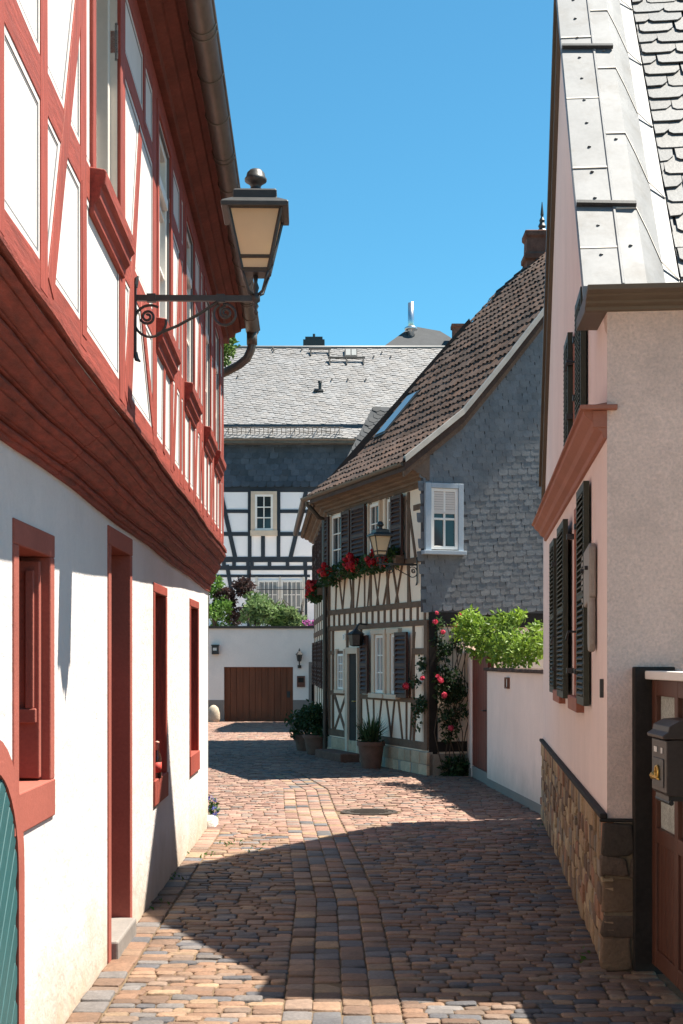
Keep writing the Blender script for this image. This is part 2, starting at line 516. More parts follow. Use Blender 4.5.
def slates(mb, O, U, V, N, umin, umax, vmin, vmax, inside, su, sv, ang=0.0, lift=0.014, vary=0.18, mi=0, base=(1, 1, 1), hexy=False, clip=None, edge=.5, thick=.006):
    c, s = math.cos(ang), math.sin(ang)
    U2, V2 = U * c + V * s, V * c - U * s
    rad = max(abs(umin), abs(umax), abs(vmin), abs(vmax)) * 1.5
    cu, cv = (umin + umax) / 2, (vmin + vmax) / 2
    half = math.hypot(umax - umin, vmax - vmin) / 2 + su
    nr = int(half / sv) + 1
    nc = int(half / su) + 1
    for r in range(-nr, nr + 1):
        off = (0.5 * su if r % 2 else 0) + random.uniform(-.12, .12) * su
        for k in range(-nc, nc + 1):
            a, b = k * su + off, r * sv
            mu, mv = a + su / 2, b + sv / 2
            pu, pv = cu + mu * c - mv * s, cv + mu * s + mv * c
            if not inside(pu, pv):
                continue
            h = sv * 1.55
            ja, jb = random.uniform(-.04, .04) * su, random.uniform(-.05, .05) * sv
            if hexy:
                pts = [(0, h), (0, .32 * h), (.5 * su, 0), (su, .32 * h), (su, h)]
            else:
                pts = [(0, h), (0, .10 * h), (.10 * su, .0), (.5 * su, 0), (.82 * su, .04 * h), (.97 * su, .26 * h), (su, h)]
            up, dn = [], []
            l2 = lift * random.uniform(.6, 1.4)
            for x, y in pts:
                w = 0.002 + l2 * (1 - y / h)
                xx = a + ja + x * 0.985
                if clip is not None:
                    xx = max(xx, clip - cu)
                q = O + U * cu + V * cv + U2 * xx + V2 * (b + jb + y)
                up.append(q + N * (w + thick))
                dn.append(q + N * (w - 0.003))
            t = 1 + random.uniform(-vary, vary)
            w = random.uniform(-.03, .03)
            tint = (base[0] * (t + w), base[1] * t, base[2] * (t - w))
            n = len(pts)
            mb.add(up, [tuple(range(n))], mi, tint)
            mb.add(up + dn, [(i, i + n, (i + 1) % n + n, (i + 1) % n) for i in range(n - 1)], mi, tuple(q * edge for q in tint))  # side faces tinted darker: shade between the slates put into the colour


def pantiles(mb, O, U, V, N, ul, vl, tu=0.21, tv=0.30, mi=0):
    nu, nv = int(ul / tu), int(vl / tv)
    prof = [(0, .0), (.16, .018), (.34, .024), (.52, .016), (.70, .003), (.86, -.003), (1.04, .001)]
    for r in range(nv + 1):
        for k in range(nu + 1):
            if k * tu > ul or r * tv > vl:
                continue
            t = random.uniform(.6, 1.4)
            w = random.uniform(-.1, .1)
            tint = (t * (1 + w), t, t * (1 - w))
            ju, jv, jn = random.uniform(-.008, .008), random.uniform(-.015, .015), random.uniform(0, .008)
            vv = []
            for vv0, ln in ((-.02, .030), (tv * 1.05, .006)):
                for pu, pn in prof:
                    vv.append(O + U * (k * tu + pu * tu + ju) + V * (r * tv + vv0 + jv) + N * (ln + pn + jn))
            for pu, pn in prof:
                vv.append(O + U * (k * tu + pu * tu + ju) + V * (r * tv - .02 + jv) + N * (.022 + pn + jn))
            n = len(prof)
            fs = [(i, i + 1, n + i + 1, n + i) for i in range(n - 1)] + [(i + 1, i, 2 * n + i, 2 * n + i + 1) for i in range(n - 1)]
            mb.add(vv, fs, mi, tint)


def rnd_dir():
    while True:
        v = Vector((random.uniform(-1, 1), random.uniform(-1, 1), random.uniform(-1, 1)))
        if 0.05 < v.length < 1:
            return v.normalized()


def leaf(mb, p, size, out, tint, mi=0, slim=0.55):
    d = (rnd_dir() + out * 0.5 + Vector((0, 0, -0.15))).normalized()
    s = d.cross(rnd_dir()).normalized()
    n = s.cross(d)
    w = size * slim / 2
    a = p
    m1 = p + d * size * .4 - n * size * .06
    tip = p + d * size - n * size * .18
    l1 = p + d * size * .42 + s * w + n * size * .07
    r1 = p + d * size * .42 - s * w + n * size * .07
    mb.add([a, r1, m1, l1, tip], [(0, 1, 2), (0, 2, 3), (1, 4, 2), (2, 4, 3)], mi, tint)


def clumps(mb, centres, n, size, c_lo, c_hi, mi=0, slim=.55, hollow=.35):
    """leaves spread through several uneven clumps; centres = [(pos, (rx, ry, rz))]"""
    tot = sum(r[0] * r[1] + r[1] * r[2] + r[0] * r[2] for _, r in centres)
    for c, r in centres:
        k = int(n * (r[0] * r[1] + r[1] * r[2] + r[0] * r[2]) / tot)
        f0 = random.uniform(0.0, .45)
        for _ in range(k):
            d = rnd_dir()
            q = (random.random() ** .5) * (1 - hollow) + hollow
            q *= 1 + 0.25 * math.sin(d.x * 7 + c[0] * 5) * math.sin(d.y * 6 + c[2] * 3) + random.uniform(-.12, .12)
            p = Vector((c[0] + d.x * r[0] * q, c[1] + d.y * r[1] * q, c[2] + d.z * r[2] * q))
            f = min(1, max(0, f0 + random.random() * .7))
            tint = tuple(a + (b - a) * f for a, b in zip(c_lo, c_hi))
            leaf(mb, p, size * random.choice((.5, .75, .9, 1.05, 1.2, 1.4)), d, tint, mi, slim)


def blossom(mb, p, r, tint, mi=0, n=14):
    for _ in range(n):
        d = rnd_dir()
        q = Vector(p) + d * r * random.uniform(.4, 1)
        s = d.cross(rnd_dir()).normalized()
        t = d.cross(s)
        w = r * .55
        f = random.uniform(.7, 1.15)
        mb.add([q - s * w - t * w * .6, q + s * w - t * w * .6 + d * w * .3, q + s * w * .6 + t * w + d * w * .2, q - s * w * .7 + t * w],
               [(0, 1, 2, 3)], mi, (tint[0] * f, tint[1] * f, tint[2] * f))


def window(house, W, t0, t1, z0, z1, o, fm, gm, cols=2, rows=3, fw=.05, mw=.022, depth=.05, transom=None, label=None, name='window', leafs=1):
    f = MB()
    wbox(f, W, t0, t0 + fw, z0, z1, o - depth, o)
    wbox(f, W, t1 - fw, t1, z0, z1, o - depth, o)
    wbox(f, W, t0 + fw, t1 - fw, z0, z0 + fw, o - depth, o - .001)
    wbox(f, W, t0 + fw, t1 - fw, z1 - fw, z1, o - depth, o - .001)
    a0, a1, b0, b1 = t0 + fw, t1 - fw, z0 + fw, z1 - fw
    if transom:
        wbox(f, W, a0, a1, transom - .03, transom + .03, o - depth, o + .012)
    for i in range(1, cols):
        t = a0 + (a1 - a0) * i / cols
        w = mw * (2.2 if leafs == 2 and i * 2 == cols else 1)
        wbox(f, W, t - w / 2, t + w / 2, b0, b1, o - depth, o - .006)
    for j in range(1, rows):
        z = b0 + (b1 - b0) * j / rows
        wbox(f, W, a0, a1, z - mw / 2, z + mw / 2, o - depth, o - .009)
    fo = f.build(name, fm, house, bevel=.004)
    if label:
        fo["label"] = label
    g = MB()
    wbox(g, W, a0 - .005, a1 + .005, b0 - .005, b1 + .005, o - depth + .008, o - depth + .014)
    g.build('pane', gm, fo)
    return fo


def sill(win, W, t0, t1, z0, z1, o0, o1, m, name='sill'):
    s = MB()
    wbox(s, W, t0, t1, z0, z1, o0, o1)
    return s.build(name, m, win, bevel=.006)


def shutter(win, W, t0, t1, z0, z1, o0, m, n=14, th=.035, name='shutter'):
    s = MB()
    fw = min(.05, (t1 - t0) * .16)
    o1 = o0 + th
    wbox(s, W, t0, t0 + fw, z0, z1, o0, o1)
    wbox(s, W, t1 - fw, t1, z0, z1, o0, o1)
    for za, zb in ((z0, z0 + fw), (z1 - fw, z1), ((z0 + z1) / 2 - fw / 2, (z0 + z1) / 2 + fw / 2)):
        wbox(s, W, t0 + fw, t1 - fw, za, zb, o0, o1 - .001)
    wbox(s, W, t0 + fw, t1 - fw, z0 + fw, z1 - fw, o0, o0 + .004)
    pitch = (z1 - z0 - 2 * fw) / n
    for i in range(n):
        z = z0 + fw + (i + .2) * pitch
        a = pitch * .75
        s.hexa([W.P(t0 + fw, z, o1 + .004), W.P(t1 - fw, z, o1 + .004), W.P(t1 - fw, z + a, o0 + .006), W.P(t0 + fw, z + a, o0 + .006),
                W.P(t0 + fw, z + .008, o1 + .006), W.P(t1 - fw, z + .008, o1 + .006), W.P(t1 - fw, z + a + .008, o0 + .010), W.P(t0 + fw, z + a + .008, o0 + .010)])
    return s.build(name, m, win)


def text_mesh(name, txt, size, W, t, z, o, m, parent, ext=.002):
    cu = bpy.data.curves.new(name, 'FONT')
    cu.body = txt
    cu.size = size
    cu.extrude = ext
    cu.align_x, cu.align_y = 'CENTER', 'CENTER'
    ob = bpy.data.objects.new(name, cu)
    col.objects.link(ob)
    dg = bpy.context.evaluated_depsgraph_get()
    me = bpy.data.meshes.new_from_object(ob.evaluated_get(dg))
    bpy.data.objects.remove(ob)
    out = MB()
    right = W.n.cross(Vector((0, 0, 1))) * -1
    vv = [W.P(t, z, o) + right * v.co.x + Vector((0, 0, 1)) * v.co.y + W.n * v.co.z for v in me.vertices]
    out.add(vv, [tuple(p.vertices) for p in me.polygons])
    return out.build(name, m, parent)


# ------------------------------------------------------------------ ground and street
g = MB()
ys = [-60, 0, 24, 30, 40, 50, 60, 400]
rows_ = []
for y in ys:
    rows_.append([(-300, y, gz(y) - .06), (-8, y, gz(y) - .06), (8, y, gz(y) - .06), (300, y, gz(y) - .06)])
g.loft(rows_, 0, closed=False, caps=False)
struct(g.build('ground', M['ground'], base=(0, 0, 0)))

LX = lambda y: -1.17 - .0081 * y
RX = lambda y: .676 + .0946 * y


def band_x(y):
    pts = [(0, .05), (7, 0.0), (9.5, -.03), (12, -.16), (15, -.33), (17.5, -.44), (20, -.85), (22, -1.5), (60, -9)]
    for (a, xa), (b, xb) in zip(pts, pts[1:]):
        if a <= y <= b:
            k = (y - a) / (b - a)
            return xa + (xb - xa) * k
    return -9


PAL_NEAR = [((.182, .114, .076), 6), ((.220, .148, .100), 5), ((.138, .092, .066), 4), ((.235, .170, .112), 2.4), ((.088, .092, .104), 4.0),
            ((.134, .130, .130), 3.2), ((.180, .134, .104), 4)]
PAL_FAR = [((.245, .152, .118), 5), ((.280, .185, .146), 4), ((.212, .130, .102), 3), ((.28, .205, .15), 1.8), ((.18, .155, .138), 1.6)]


def pick(p):
    s = sum(w for _, w in p)
    r = random.random() * s
    for c, w in p:
        r -= w
        if r <= 0:
            break
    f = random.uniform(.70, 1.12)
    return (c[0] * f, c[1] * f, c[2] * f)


st = MB()
pv = MB()
UX, UY, UZ = Vector((1, 0, 0)), Vector((0, 1, 0)), Vector((0, 0, 1))
rows_ = []
for i in range(0, 60):
    y = -2 + i
    rows_.append([(-10, y, gz(y) - .004), (10, y, gz(y) - .004)])
pv.loft(rows_, 0, closed=False, caps=False)
struct(pv.build('street', M['sand'], base=(0, 0, 0)))
MANHOLE = (.29, 14.9, .27)
y = 3.2
BW = .27
while y < 47:
    far = y > 13.2
    dep = random.uniform(.074, .100) if y < 24 else random.uniform(.12, .16)
    if far and y < 24:
        dep = random.uniform(.075, .10)
    bx = band_x(y)
    xl = LX(y) + .15 if y < 13.7 else (-1.9 - (y - 13.7) * .12)
    if y < 14.4:
        xr = RX(y) if y > 7.25 else 1.60
    elif y < 19.5:
        xr = 2.15 - (y - 14.5) * .07
    else:
        xr = 1.3 - .3386 * (y - 19.5)
    if y > 24.2:
        xr = -.2
    segs = [(xl, bx - BW), (bx + BW, xr)] if y < 20.5 else [(xl, xr)]
    for (a, b) in segs:
        x = a
        while x < b - .03:
            ln = random.uniform(.085, .175) if not far else random.uniform(.10, .17)
            if b - x - ln < .07:
                ln = b - x
            cxm, cym = x + ln / 2, y + dep / 2
            if math.hypot(cxm - MANHOLE[0], cym - MANHOLE[1]) > MANHOLE[2] + .05:
                wob = .025 * math.sin(x * 2.1 + y * .7) + .012 * math.sin(x * 7 + y * 3)
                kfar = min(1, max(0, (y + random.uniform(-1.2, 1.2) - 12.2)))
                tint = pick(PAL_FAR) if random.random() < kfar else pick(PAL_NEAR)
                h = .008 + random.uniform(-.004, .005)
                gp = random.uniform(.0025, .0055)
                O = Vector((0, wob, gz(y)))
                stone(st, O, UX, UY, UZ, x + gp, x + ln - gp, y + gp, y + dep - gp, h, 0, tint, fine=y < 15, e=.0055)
            x += ln
    y += dep
# the lengthwise runnel of setts down the middle, and one course along the left wall
for (fx, x0, n, wd, ya, yb) in ((band_x, -BW, 4, 2 * BW / 4, 3.2, 20.5), (LX, .0, 1, .145, 3.2, 13.7)):
    for j in range(n):
        y = ya + random.uniform(0, .1)
        while y < yb:
            ln = random.uniform(.12, .21)
            h = .008 - (.003 if n > 1 and j in (1, 2) else 0) + random.uniform(-.004, .004)
            xx = fx(y + ln / 2) + x0 + j * wd
            slope = (fx(y + ln) - fx(y)) / ln
            if math.hypot(xx + wd / 2 - MANHOLE[0], y + ln / 2 - MANHOLE[1]) > MANHOLE[2] + .05:
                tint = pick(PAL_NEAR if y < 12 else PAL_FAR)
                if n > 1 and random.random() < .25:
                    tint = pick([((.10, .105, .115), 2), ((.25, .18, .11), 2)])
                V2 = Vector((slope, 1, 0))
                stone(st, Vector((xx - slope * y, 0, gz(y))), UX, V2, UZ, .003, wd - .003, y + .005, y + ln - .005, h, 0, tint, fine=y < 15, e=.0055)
            y += ln
struct(st.build('street_cobbles', M['cobble'], base=(0, 0, 0), smooth=True, auto=50, recalc=False))

# ------------------------------------------------------------------ left house
LL = WF(-1.17, 0, -.0081, 1)
LU = WF(-.792, 0, -.0248, 1)
lh = thing('timbered_house', 'red timbered house with white panels and moulded jetty along the left side of the lane', 'house', (-3, 6, 0))
END_L = 13.64
w1 = (5.32, 5.92, 1.10, 2.03)
dr = (7.56, 8.28, 0.10, 2.21)
w2 = (9.47, 10.10, .80, 2.05)
w3 = (11.90, 12.56, .80, 2.05)
mb = MB()
wall_holes(mb, LL, -2, END_L, -.1, 2.62, [w1, dr, w2, w3], .26, 0, 1)
# far end, near end, back
pe = LL.P(END_L, 0)
mb.add([(pe.x, pe.y, -.1), (-6.5, pe.y + .0, -.1), (-6.5, pe.y, 2.62), (pe.x, pe.y, 2.62)], [(0, 1, 2, 3)])
pn = LL.P(-2, 0)
mb.add([(pn.x, pn.y, -.1), (-6.5, pn.y, -.1), (-6.5, pn.y, 2.62), (pn.x, pn.y, 2.62)], [(0, 1, 2, 3)])
mb.add([(-6.5, pn.y, -.1), (-6.5, pe.y, -.1), (-6.5, pe.y, 4.7), (-6.5, pn.y, 4.7)], [(0, 1, 2, 3)])
mb.build('ground_floor_wall', [M['plaster_white'], M['red_door']], lh)
# white corner stone at the far foot
mb = MB()
stone(mb, LL.P(END_L - .12, 0, -.06), Vector((1, 0, 0)), Vector((0, 1, 0)), UZ, 0, .14, .04, .30, .11, 0, (.66, .63, .58), True, .04)
mb.build('corner_stone', M['stone_wall'], lh, smooth=True, auto=60)

# jetty moulding
prof = [(0, 0), (.10, .0), (.10, .05), (.13, .05), (.16, .085), (.15, .13), (.11, .145), (.19, .15), (.19, .18), (.24, .185), (.30, .225), (.345, .275), (.345, .30), (.385, .305),
        (.42, .345), (.41, .395), (.36, .41), (.45, .42), (.45, .445), (.50, .45), (.545, .50), (.60, .535), (.60, .56), (.64, .565), (.68, .605), (.675, .655), (.63, .67), (.71, .68), (.71, .705),
        (.76, .715), (.82, .755), (.86, .79), (.86, .82), (.92, .825), (.945, .86), (.93, .895), (.90, .90), (.90, .925), (1.0, .93), (1.0, 1.0)]
jb = MB()
cuts = [-2, 3.05, 5.98, 9.35, END_L]
for ci in range(4):
    a, b = cuts[ci] + (.005 if ci else 0), cuts[ci + 1] - (.005 if ci < 3 else -0.02)
    n = max(6, int((b - a) / .22))
    rings = []
    for i in range(n + 1):
        t = a + (b - a) * i / n
        zb = 2.39 - .0155 * (t - 5) + .006 * math.sin(t * 2.3)
        zt = 2.655
        pl, pu = LL.P(t, 0), LU.P(t, 0, .032)
        ring = []
        for k, (q, h) in enumerate(prof):
            wob = .003 * math.sin(t * 2.1) + .0015 * math.sin(t * 7 + k * .4)
            ring.append(Vector((pl.x + (pu.x - pl.x) * q + wob, pl.y, zb + (zt - zb) * h + wob)))
        ring.append(Vector((pl.x - .05, pl.y, zt)))
        ring.append(Vector((pl.x - .05, pl.y, zb)))
        rings.append(ring)
    jb.loft(rings)
jo = jb.build('jetty_moulding', M['beam_dark'], lh)
for c in cuts[1:4]:
    jb = MB()
    rings = []
    for t in (c - .03, c + .03):
        zb = 2.39 - .0155 * (t - 5)
        pl, pu = LL.P(t, 0), LU.P(t, 0)
        rings.append([Vector((pl.x + (pu.x - pl.x) * q * .93 - .012, pl.y, zb + .02 + (2.64 - zb) * h)) for q, h in prof] + [Vector((pl.x - .04, pl.y, 2.64)), Vector((pl.x - .04, pl.y, zb + .02))])
    jb.loft(rings)
    jb.build('joint_backing', M['wood_black'], jo)

# upper storey
ENDU = 13.52
UW = [(5.27, 5.96), (7.53, 8.20), (9.25, 9.90), (10.98, 11.62), (12.20, 12.84)]
UWZ = (3.40, 4.50)
up = MB()
wall_holes(up, LU, -2, ENDU, 2.62, 4.80, [(a, b, UWZ[0], UWZ[1]) for a, b in UW], .16, 0, 1)
pe = LU.P(ENDU, 0)
pn = LU.P(-2, 0)
up.add([(pe.x, pe.y, 2.62), (-6.5, pe.y, 2.62), (-6.5, pe.y, 4.8), (-3.7, pe.y, 8.2), (pe.x, pe.y, 4.8)], [(0, 1, 2, 3, 4)])
up.add([(pn.x, pn.y, 2.62), (-6.5, pn.y, 2.62), (-6.5, pn.y, 4.8), (-3.7, pn.y, 8.2), (pn.x, pn.y, 4.8)], [(0, 1, 2, 3, 4)])
up.build('upper_wall', [M['infill'], M['grey_wood']], lh)
beams = []          # (a, b, width)
beams.append(((-2, 2.715), (ENDU, 2.715), .13))
beams.append(((-2, 4.60), (ENDU, 4.60), .17))
gaps = [-2] + [x for ab in UW for x in ab] + [ENDU]
beams.append(((-2, 3.325), (ENDU, 3.325), .13))
for i in range(0, len(gaps), 2):
    beams.append(((gaps[i], 4.19), (gaps[i + 1], 4.19), .10))
posts = [(-1.5, .13), (-.4, .13), (.5, .13), (1.5, .13), (2.5, .12), (3.64, .12), (4.265, .11), (5.02, .13), (6.09, .17), (6.78, .0), (7.385, .20), (8.31, .17), (8.90, .12), (9.15, .14), (9.99, .14),
         (10.55, .11), (10.88, .16), (11.71, .14), (12.10, .13), (12.92, .13), (13.42, .18)]
for t, w in posts:
    if w:
        beams.append(((t, 2.70), (t, 4.6), w))
beams.append(((6.03, 2.7), (6.03, 3.3), .09))
beams.append(((6.9, 4.19), (6.9, 4.58), .09))
for a, b in [((4.37, 2.74), (5.0, 4.05)), ((6.20, 2.74), (6.74, 4.1)), ((6.78, 3.30), (7.38, 2.74)), ((6.5, 3.3), (6.33, 2.74)), ((8.42, 2.74), (8.84, 4.1)),
             ((10.08, 2.74), (10.52, 4.12)), ((10.6, 3.3), (10.86, 2.74)), ((11.8, 2.74), (12.05, 3.5)), ((13.0, 2.74), (13.35, 4.1)), ((2.6, 4.4), (3.5, 2.8)), ((.6, 2.8), (1.4, 4.4))]:
    beams.append((a, b, .105))
for (a, b) in UW:
    beams.append((((a + b) / 2 - .02, 2.74), ((a + b) / 2 + .02, 3.28), .09) if a > 6 else ((5.03, 2.74), (5.02, 3.28), .10))
tb, gl, wl = MB(), MB(), MB()
for i, (a, b, w) in enumerate(beams):
    e = i * .0001
    wbeam(gl, LU, a, b, w + .060, -.01, .0010 + i * .00002)
    wbeam(wl, LU, a, b, w + .040, -.01, .0030 + i * .00002)
    wobbeam(tb, LU, a, b, w, -.03, .006 + e, 1 if abs(b[0] - a[0]) > abs(b[1] - a[1]) else 0)
tb.build('timber_frame', [M['red_wood'], M['red_wood_along']], lh, bevel=.002)
gl.build('panel_lines', M['infill_line'], lh)
wl.build('panel_margins', M['infill'], lh)

# upper windows
for i, (a, b) in enumerate(UW):
    if i == 0:
        f = MB()
        wbox(f, LU, a, a + .05, UWZ[0], UWZ[1], -.13, -.03)
        wbox(f, LU, b - .05, b, UWZ[0], UWZ[1], -.13, -.03)
        wbox(f, LU, a + .05, b - .05, UWZ[0], UWZ[0] + .05, -.13, -.031)
        wbox(f, LU, a + .05, b - .05, UWZ[1] - .05, UWZ[1], -.13, -.031)
        win = f.build('window', M['grey_wood'], lh, bevel=.004)
        win["label"] = 'open window with the sash swung inwards'
        h = LU.P(b - .06, 0, -.10)
        SW = WF(h.x, h.y, -.8, -.62)
        s = MB()
        for z0, z1 in ((UWZ[0] + .06, UWZ[0] + .11), (3.92, 3.95), (UWZ[1] - .11, UWZ[1] - .06)):
            wbox(s, SW, .05, .47, z0, z1, -.02, .02)
        for t0, t1 in ((0, .05), (.47, .52)):
            wbox(s, SW, t0, t1, UWZ[0] + .06, UWZ[1] - .06, -.02, .021)
        so = s.build('sash', M['white_wood'], win, bevel=.003)
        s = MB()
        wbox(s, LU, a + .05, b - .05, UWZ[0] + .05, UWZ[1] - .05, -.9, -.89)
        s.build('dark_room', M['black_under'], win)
    else:
        win = window(lh, LU, a, b, UWZ[0], UWZ[1], -.012, M['white_wood'], M['curtain'] if i % 2 else M['glass'], 2, 3, .05, .022, .05, transom=4.20)
    # red casing boards
    s = MB()
    for t0, t1 in ((a - .075, a - .002), (b + .002, b + .075)):
        wbox(s, LU, t0, t1, UWZ[0] - .01, UWZ[1] + .04, -.02, .0155)
    wbox(s, LU, a - .075, b + .075, UWZ[1] + .002, UWZ[1] + .05, -.02, .0150)
    s.build('casing', M['red_wood'], win, bevel=.005)
    # moulded sill
    pr = [(0, 3.22), (.02, 3.225), (.024, 3.26), (.042, 3.28), (.047, 3.315), (.062, 3.33), (.066, 3.375), (.06, 3.385), (0, 3.395)]
    s = MB()
    s.loft([[LU.P(t, z + .012 * 0, o) for o, z in pr] for t in (a - .10, b + .10)])
    s.build('sill', M['red_wood_along'], win, bevel=.004)

# ground-floor openings
for i, (t0, t1, z0, z1) in enumerate((w1, w2, w3)):
    f = MB()
    fr = .085 if i == 0 else .07
    zb = .945 if i == 0 else .63
    zt = 2.125 if i == 0 else 2.115
    wbox(f, LL, t0 - fr, t0 + .001, z0, z1, -.12, .008)
    wbox(f, LL, t1 - .001, t1 + fr, z0, z1, -.12, .008)
    wbox(f, LL, t0 - fr, t1 + fr, z1 - .001, zt, -.12, .009)
    wbox(f, LL, t0 - fr, t1 + fr, zb, z0 + .001, -.20, .011 if i == 0 else .016)
    win = f.build('window', M['red_stone'] if i == 0 else M['red_wood'], lh, bevel=.006)
    win["label"] = ('wide painted sandstone window surround with folded inner shutter', 'narrow red window with a bottle on its sill', 'narrow red window nearest the far corner')[i]
    s = MB()
    wbox(s, LL, t0, t1, z0, z1, -.27, -.255)
    s.build('pane', M['glass'], win)
    s = MB()
    for (ta, tb_, za, zb_) in ((t0, t0 + .06, z0, z1), (t1 - .06, t1, z0, z1), (t0 + .06, t1 - .06, z0, z0 + .06), (t0 + .06, t1 - .06, z1 - .06, z1), ((t0 + t1) / 2 - .03, (t0 + t1) / 2 + .03, z0 + .06, z1 - .06)):
        wbox(s, LL, ta, tb_, za, zb_, -.25, -.20)
    s.build('inner_frame', M['red_door'], win, bevel=.004)
    if i == 0:
        s = MB()      # panelled shutter folded against the far reveal
        wbox(s, LL, t1 - .05, t1 - .008, z0 + .012, z1 - .02, -.19, -.03)
        wbox(s, LL, t1 - .072, t1 - .05, z0 + .30, z1 - .06, -.165, -.135)
        wbox(s, LL, t1 - .072, t1 - .05, z0 + .30, z1 - .06, -.085, -.05)
        wbox(s, LL, t1 - .075, t1 - .05, z0 + .24, z0 + .30, -.175, -.04)
        s.build('inner_shutter', M['red_stone'], win, bevel=.005)
# door
f = MB()
t0, t1, z0, z1 = dr
wbox(f, LL, t0 - .09, t0 + .001, 0.0, z1, -.12, .009)
wbox(f, LL, t1 - .001, t1 + .08, 0.0, z1, -.12, .009)
wbox(f, LL, t0 - .09, t1 + .08, z1 - .001, z1 + .10, -.12, .011)
dro = f.build('door', M['red_stone'], lh, bevel=.006)
s = MB()
wbox(s, LL, t0, t1, .10, z1, -.26, -.20)
for za, zb in ((.25, .95), (1.05, 1.95)):
    wbox(s, LL, t0 + .1, t1 - .1, za, zb, -.205, -.185)
s.build('door_leaf', M['red_door'], dro, bevel=.008)
s = MB()
wbox(s, LL, t0 + .002, t1 - .002, -.05, .102, -.26, .045)
s.build('threshold', M['step_stone'], dro, bevel=.012)
s = MB()
s.tube([LL.P(t1 - .03, 1.0, -.19), LL.P(t1 - .03, 1.0, -.12), LL.P(t1 - .12, 1.0, -.12)], .01, 8)
s.build('handle', M['iron'], dro, smooth=True)
# arched cellar door
s, fr = MB(), MB()
tc, rr, sp = 4.87, .415, .80
inner = [(tc + rr * math.cos(a), sp + rr * math.sin(a)) for a in [math.pi * k / 20 for k in range(21)]]
ro = rr + .10
outer = [(tc + ro * math.cos(a), sp + (ro + .02) * math.sin(a)) for a in [math.pi * k / 20 for k in range(21)]]
inner = [(tc + rr, 0.0)] + inner + [(tc - rr, 0.0)]
outer = [(tc + ro, 0.0)] + outer + [(tc - ro, 0.0)]
for i in range(len(inner) - 1):
    wpoly(fr, LL, [inner[i], inner[i + 1], outer[i + 1], outer[i]], -.02, .014)
ad = fr.build('cellar_door', M['red_stone'], lh)
wpoly(s, LL, inner, -.02, .003)
for k in range(-8, 8):      # diagonal boards
    a = (tc - rr - .03, .14 * k - .1)
    pts = []
    for (qa, qb) in ((a, (tc + rr + .03, a[1] + (2 * rr + .06) * 1.3)),):
        seg = [(qa[0] + (qb[0] - qa[0]) * u / 30, qa[1] + (qb[1] - qa[1]) * u / 30) for u in range(31)]
        seg = [p for p in seg if 0.02 < p[1] and (p[1] < sp and abs(p[0] - tc) < rr + .03 or math.hypot(p[0] - tc, max(0, p[1] - sp)) < rr + .03)]
        if len(seg) > 2:
            wbeam(s, LL, seg[0], seg[-1], .077, .001, .008 + .0004 * (k % 2))
s.build('boards', M['teal'], ad, bevel=.003)

# eave, gutter, roof
s = MB()
pr = [(-.02, 4.66), (.045, 4.66), (.05, 4.71), (.10, 4.725), (.105, 4.755), (.16, 4.775), (.165, 4.80), (.235, 4.815), (.235, 4.87), (-.02, 4.95)]
s.loft([[LU.P(t, z, o) for o, z in pr] for t in (-2.1, END_L + .12)])
s.build('eave_cornice', M['eave_dark'], lh, bevel=.003)
s = MB()
E0, E1 = LU.P(-2.15, 4.88, .27), LU.P(END_L + .16, 4.88, .27)
RG = 8.35
s.prism([E0, (-3.75, E0.y, RG), (-6.9, E0.y, 4.7), (-6.9, E0.y, 4.62), (-3.75, E0.y, RG - .1), (E0.x - .02, E0.y, 4.80)], E1 - E0)
s.build('roof', M['slate_front'], lh)
gt = MB()
GC = [LU.P(t, 4.79, .272) for t in (-2.1, 0, 4, 8, 11, END_L + .10)]
rings = []
for p in GC:
    ring = []
    for k in range(13):
        a = math.pi + math.pi * k / 12
        ring.append(p + LU.n * (.066 * math.cos(a)) + UZ * (.066 * math.sin(a)))
    for k in range(12, -1, -1):
        a = math.pi + math.pi * k / 12
        ring.append(p + LU.n * (.059 * math.cos(a)) + UZ * (.059 * math.sin(a)))
    rings.append(ring)
gt.loft(rings)
rm = LU.n * .066
gt.tube([p + rm for p in GC], .010, 8)
go = gt.build('gutter', M['zinc_gutter'], lh, smooth=True, auto=40)
s = MB()
t = -1.9
k = 0
while t < END_L:
    p = LU.P(t, 4.79, .272)
    for dt in ((0, .075) if k % 3 == 0 else (0,)):
        s = MB()
        s.tube([p + LU.d * dt + LU.n * (.068 * math.cos(a)) + UZ * (.068 * math.sin(a)) for a in [math.pi + math.pi * q / 10 for q in range(11)]], .0055, 6)
        s.build('gutter_hook', M['zinc_gutter'], go, smooth=True)
    t += .60
    k += 1
s = MB()
p = LU.P(END_L - .02, 4.74, .272)
path = [p, p + Vector((.0, .0, -.10)), p + Vector((-.01, .0, -.17)), p + Vector((-.05, .01, -.25)), p + Vector((-.13, .03, -.31)), p + Vector((-.24, .06, -.36)), p + Vector((-.36, .09, -.41)),
        p + Vector((-.44, .12, -.48)), p + Vector((-.46, .13, -.6)), p + Vector((-.46, .13, -2.1)), p + Vector((-.49, .13, -4.7))]
s.tube(path, .042, 10)
s.tube([p + Vector((0, 0, .0)), p + Vector((0, 0, -.12))], .052, 10)
s.build('downpipe', M['zinc_gutter'], lh, smooth=True)

# ------------------------------------------------------------------ right house
RW = WF(.676, 0, .0946, 1, -1)
T0 = RW.at(607, 900)[0]
c0 = RW.P(T0, 0)
RFr = WF(c0.x, c0.y, 1, -.0946)
T1 = 14.35
rh = thing('gabled_house', 'pink gabled house with zinc edged slate roof and stone base on the right', 'house', (3.5, 10.5, 0))
AP, ZA, SL, SL2 = 11.0, 7.235, 1.08, 1.255


def ztop(t):
    return ZA - (SL if t < AP else SL2) * abs(t - AP)


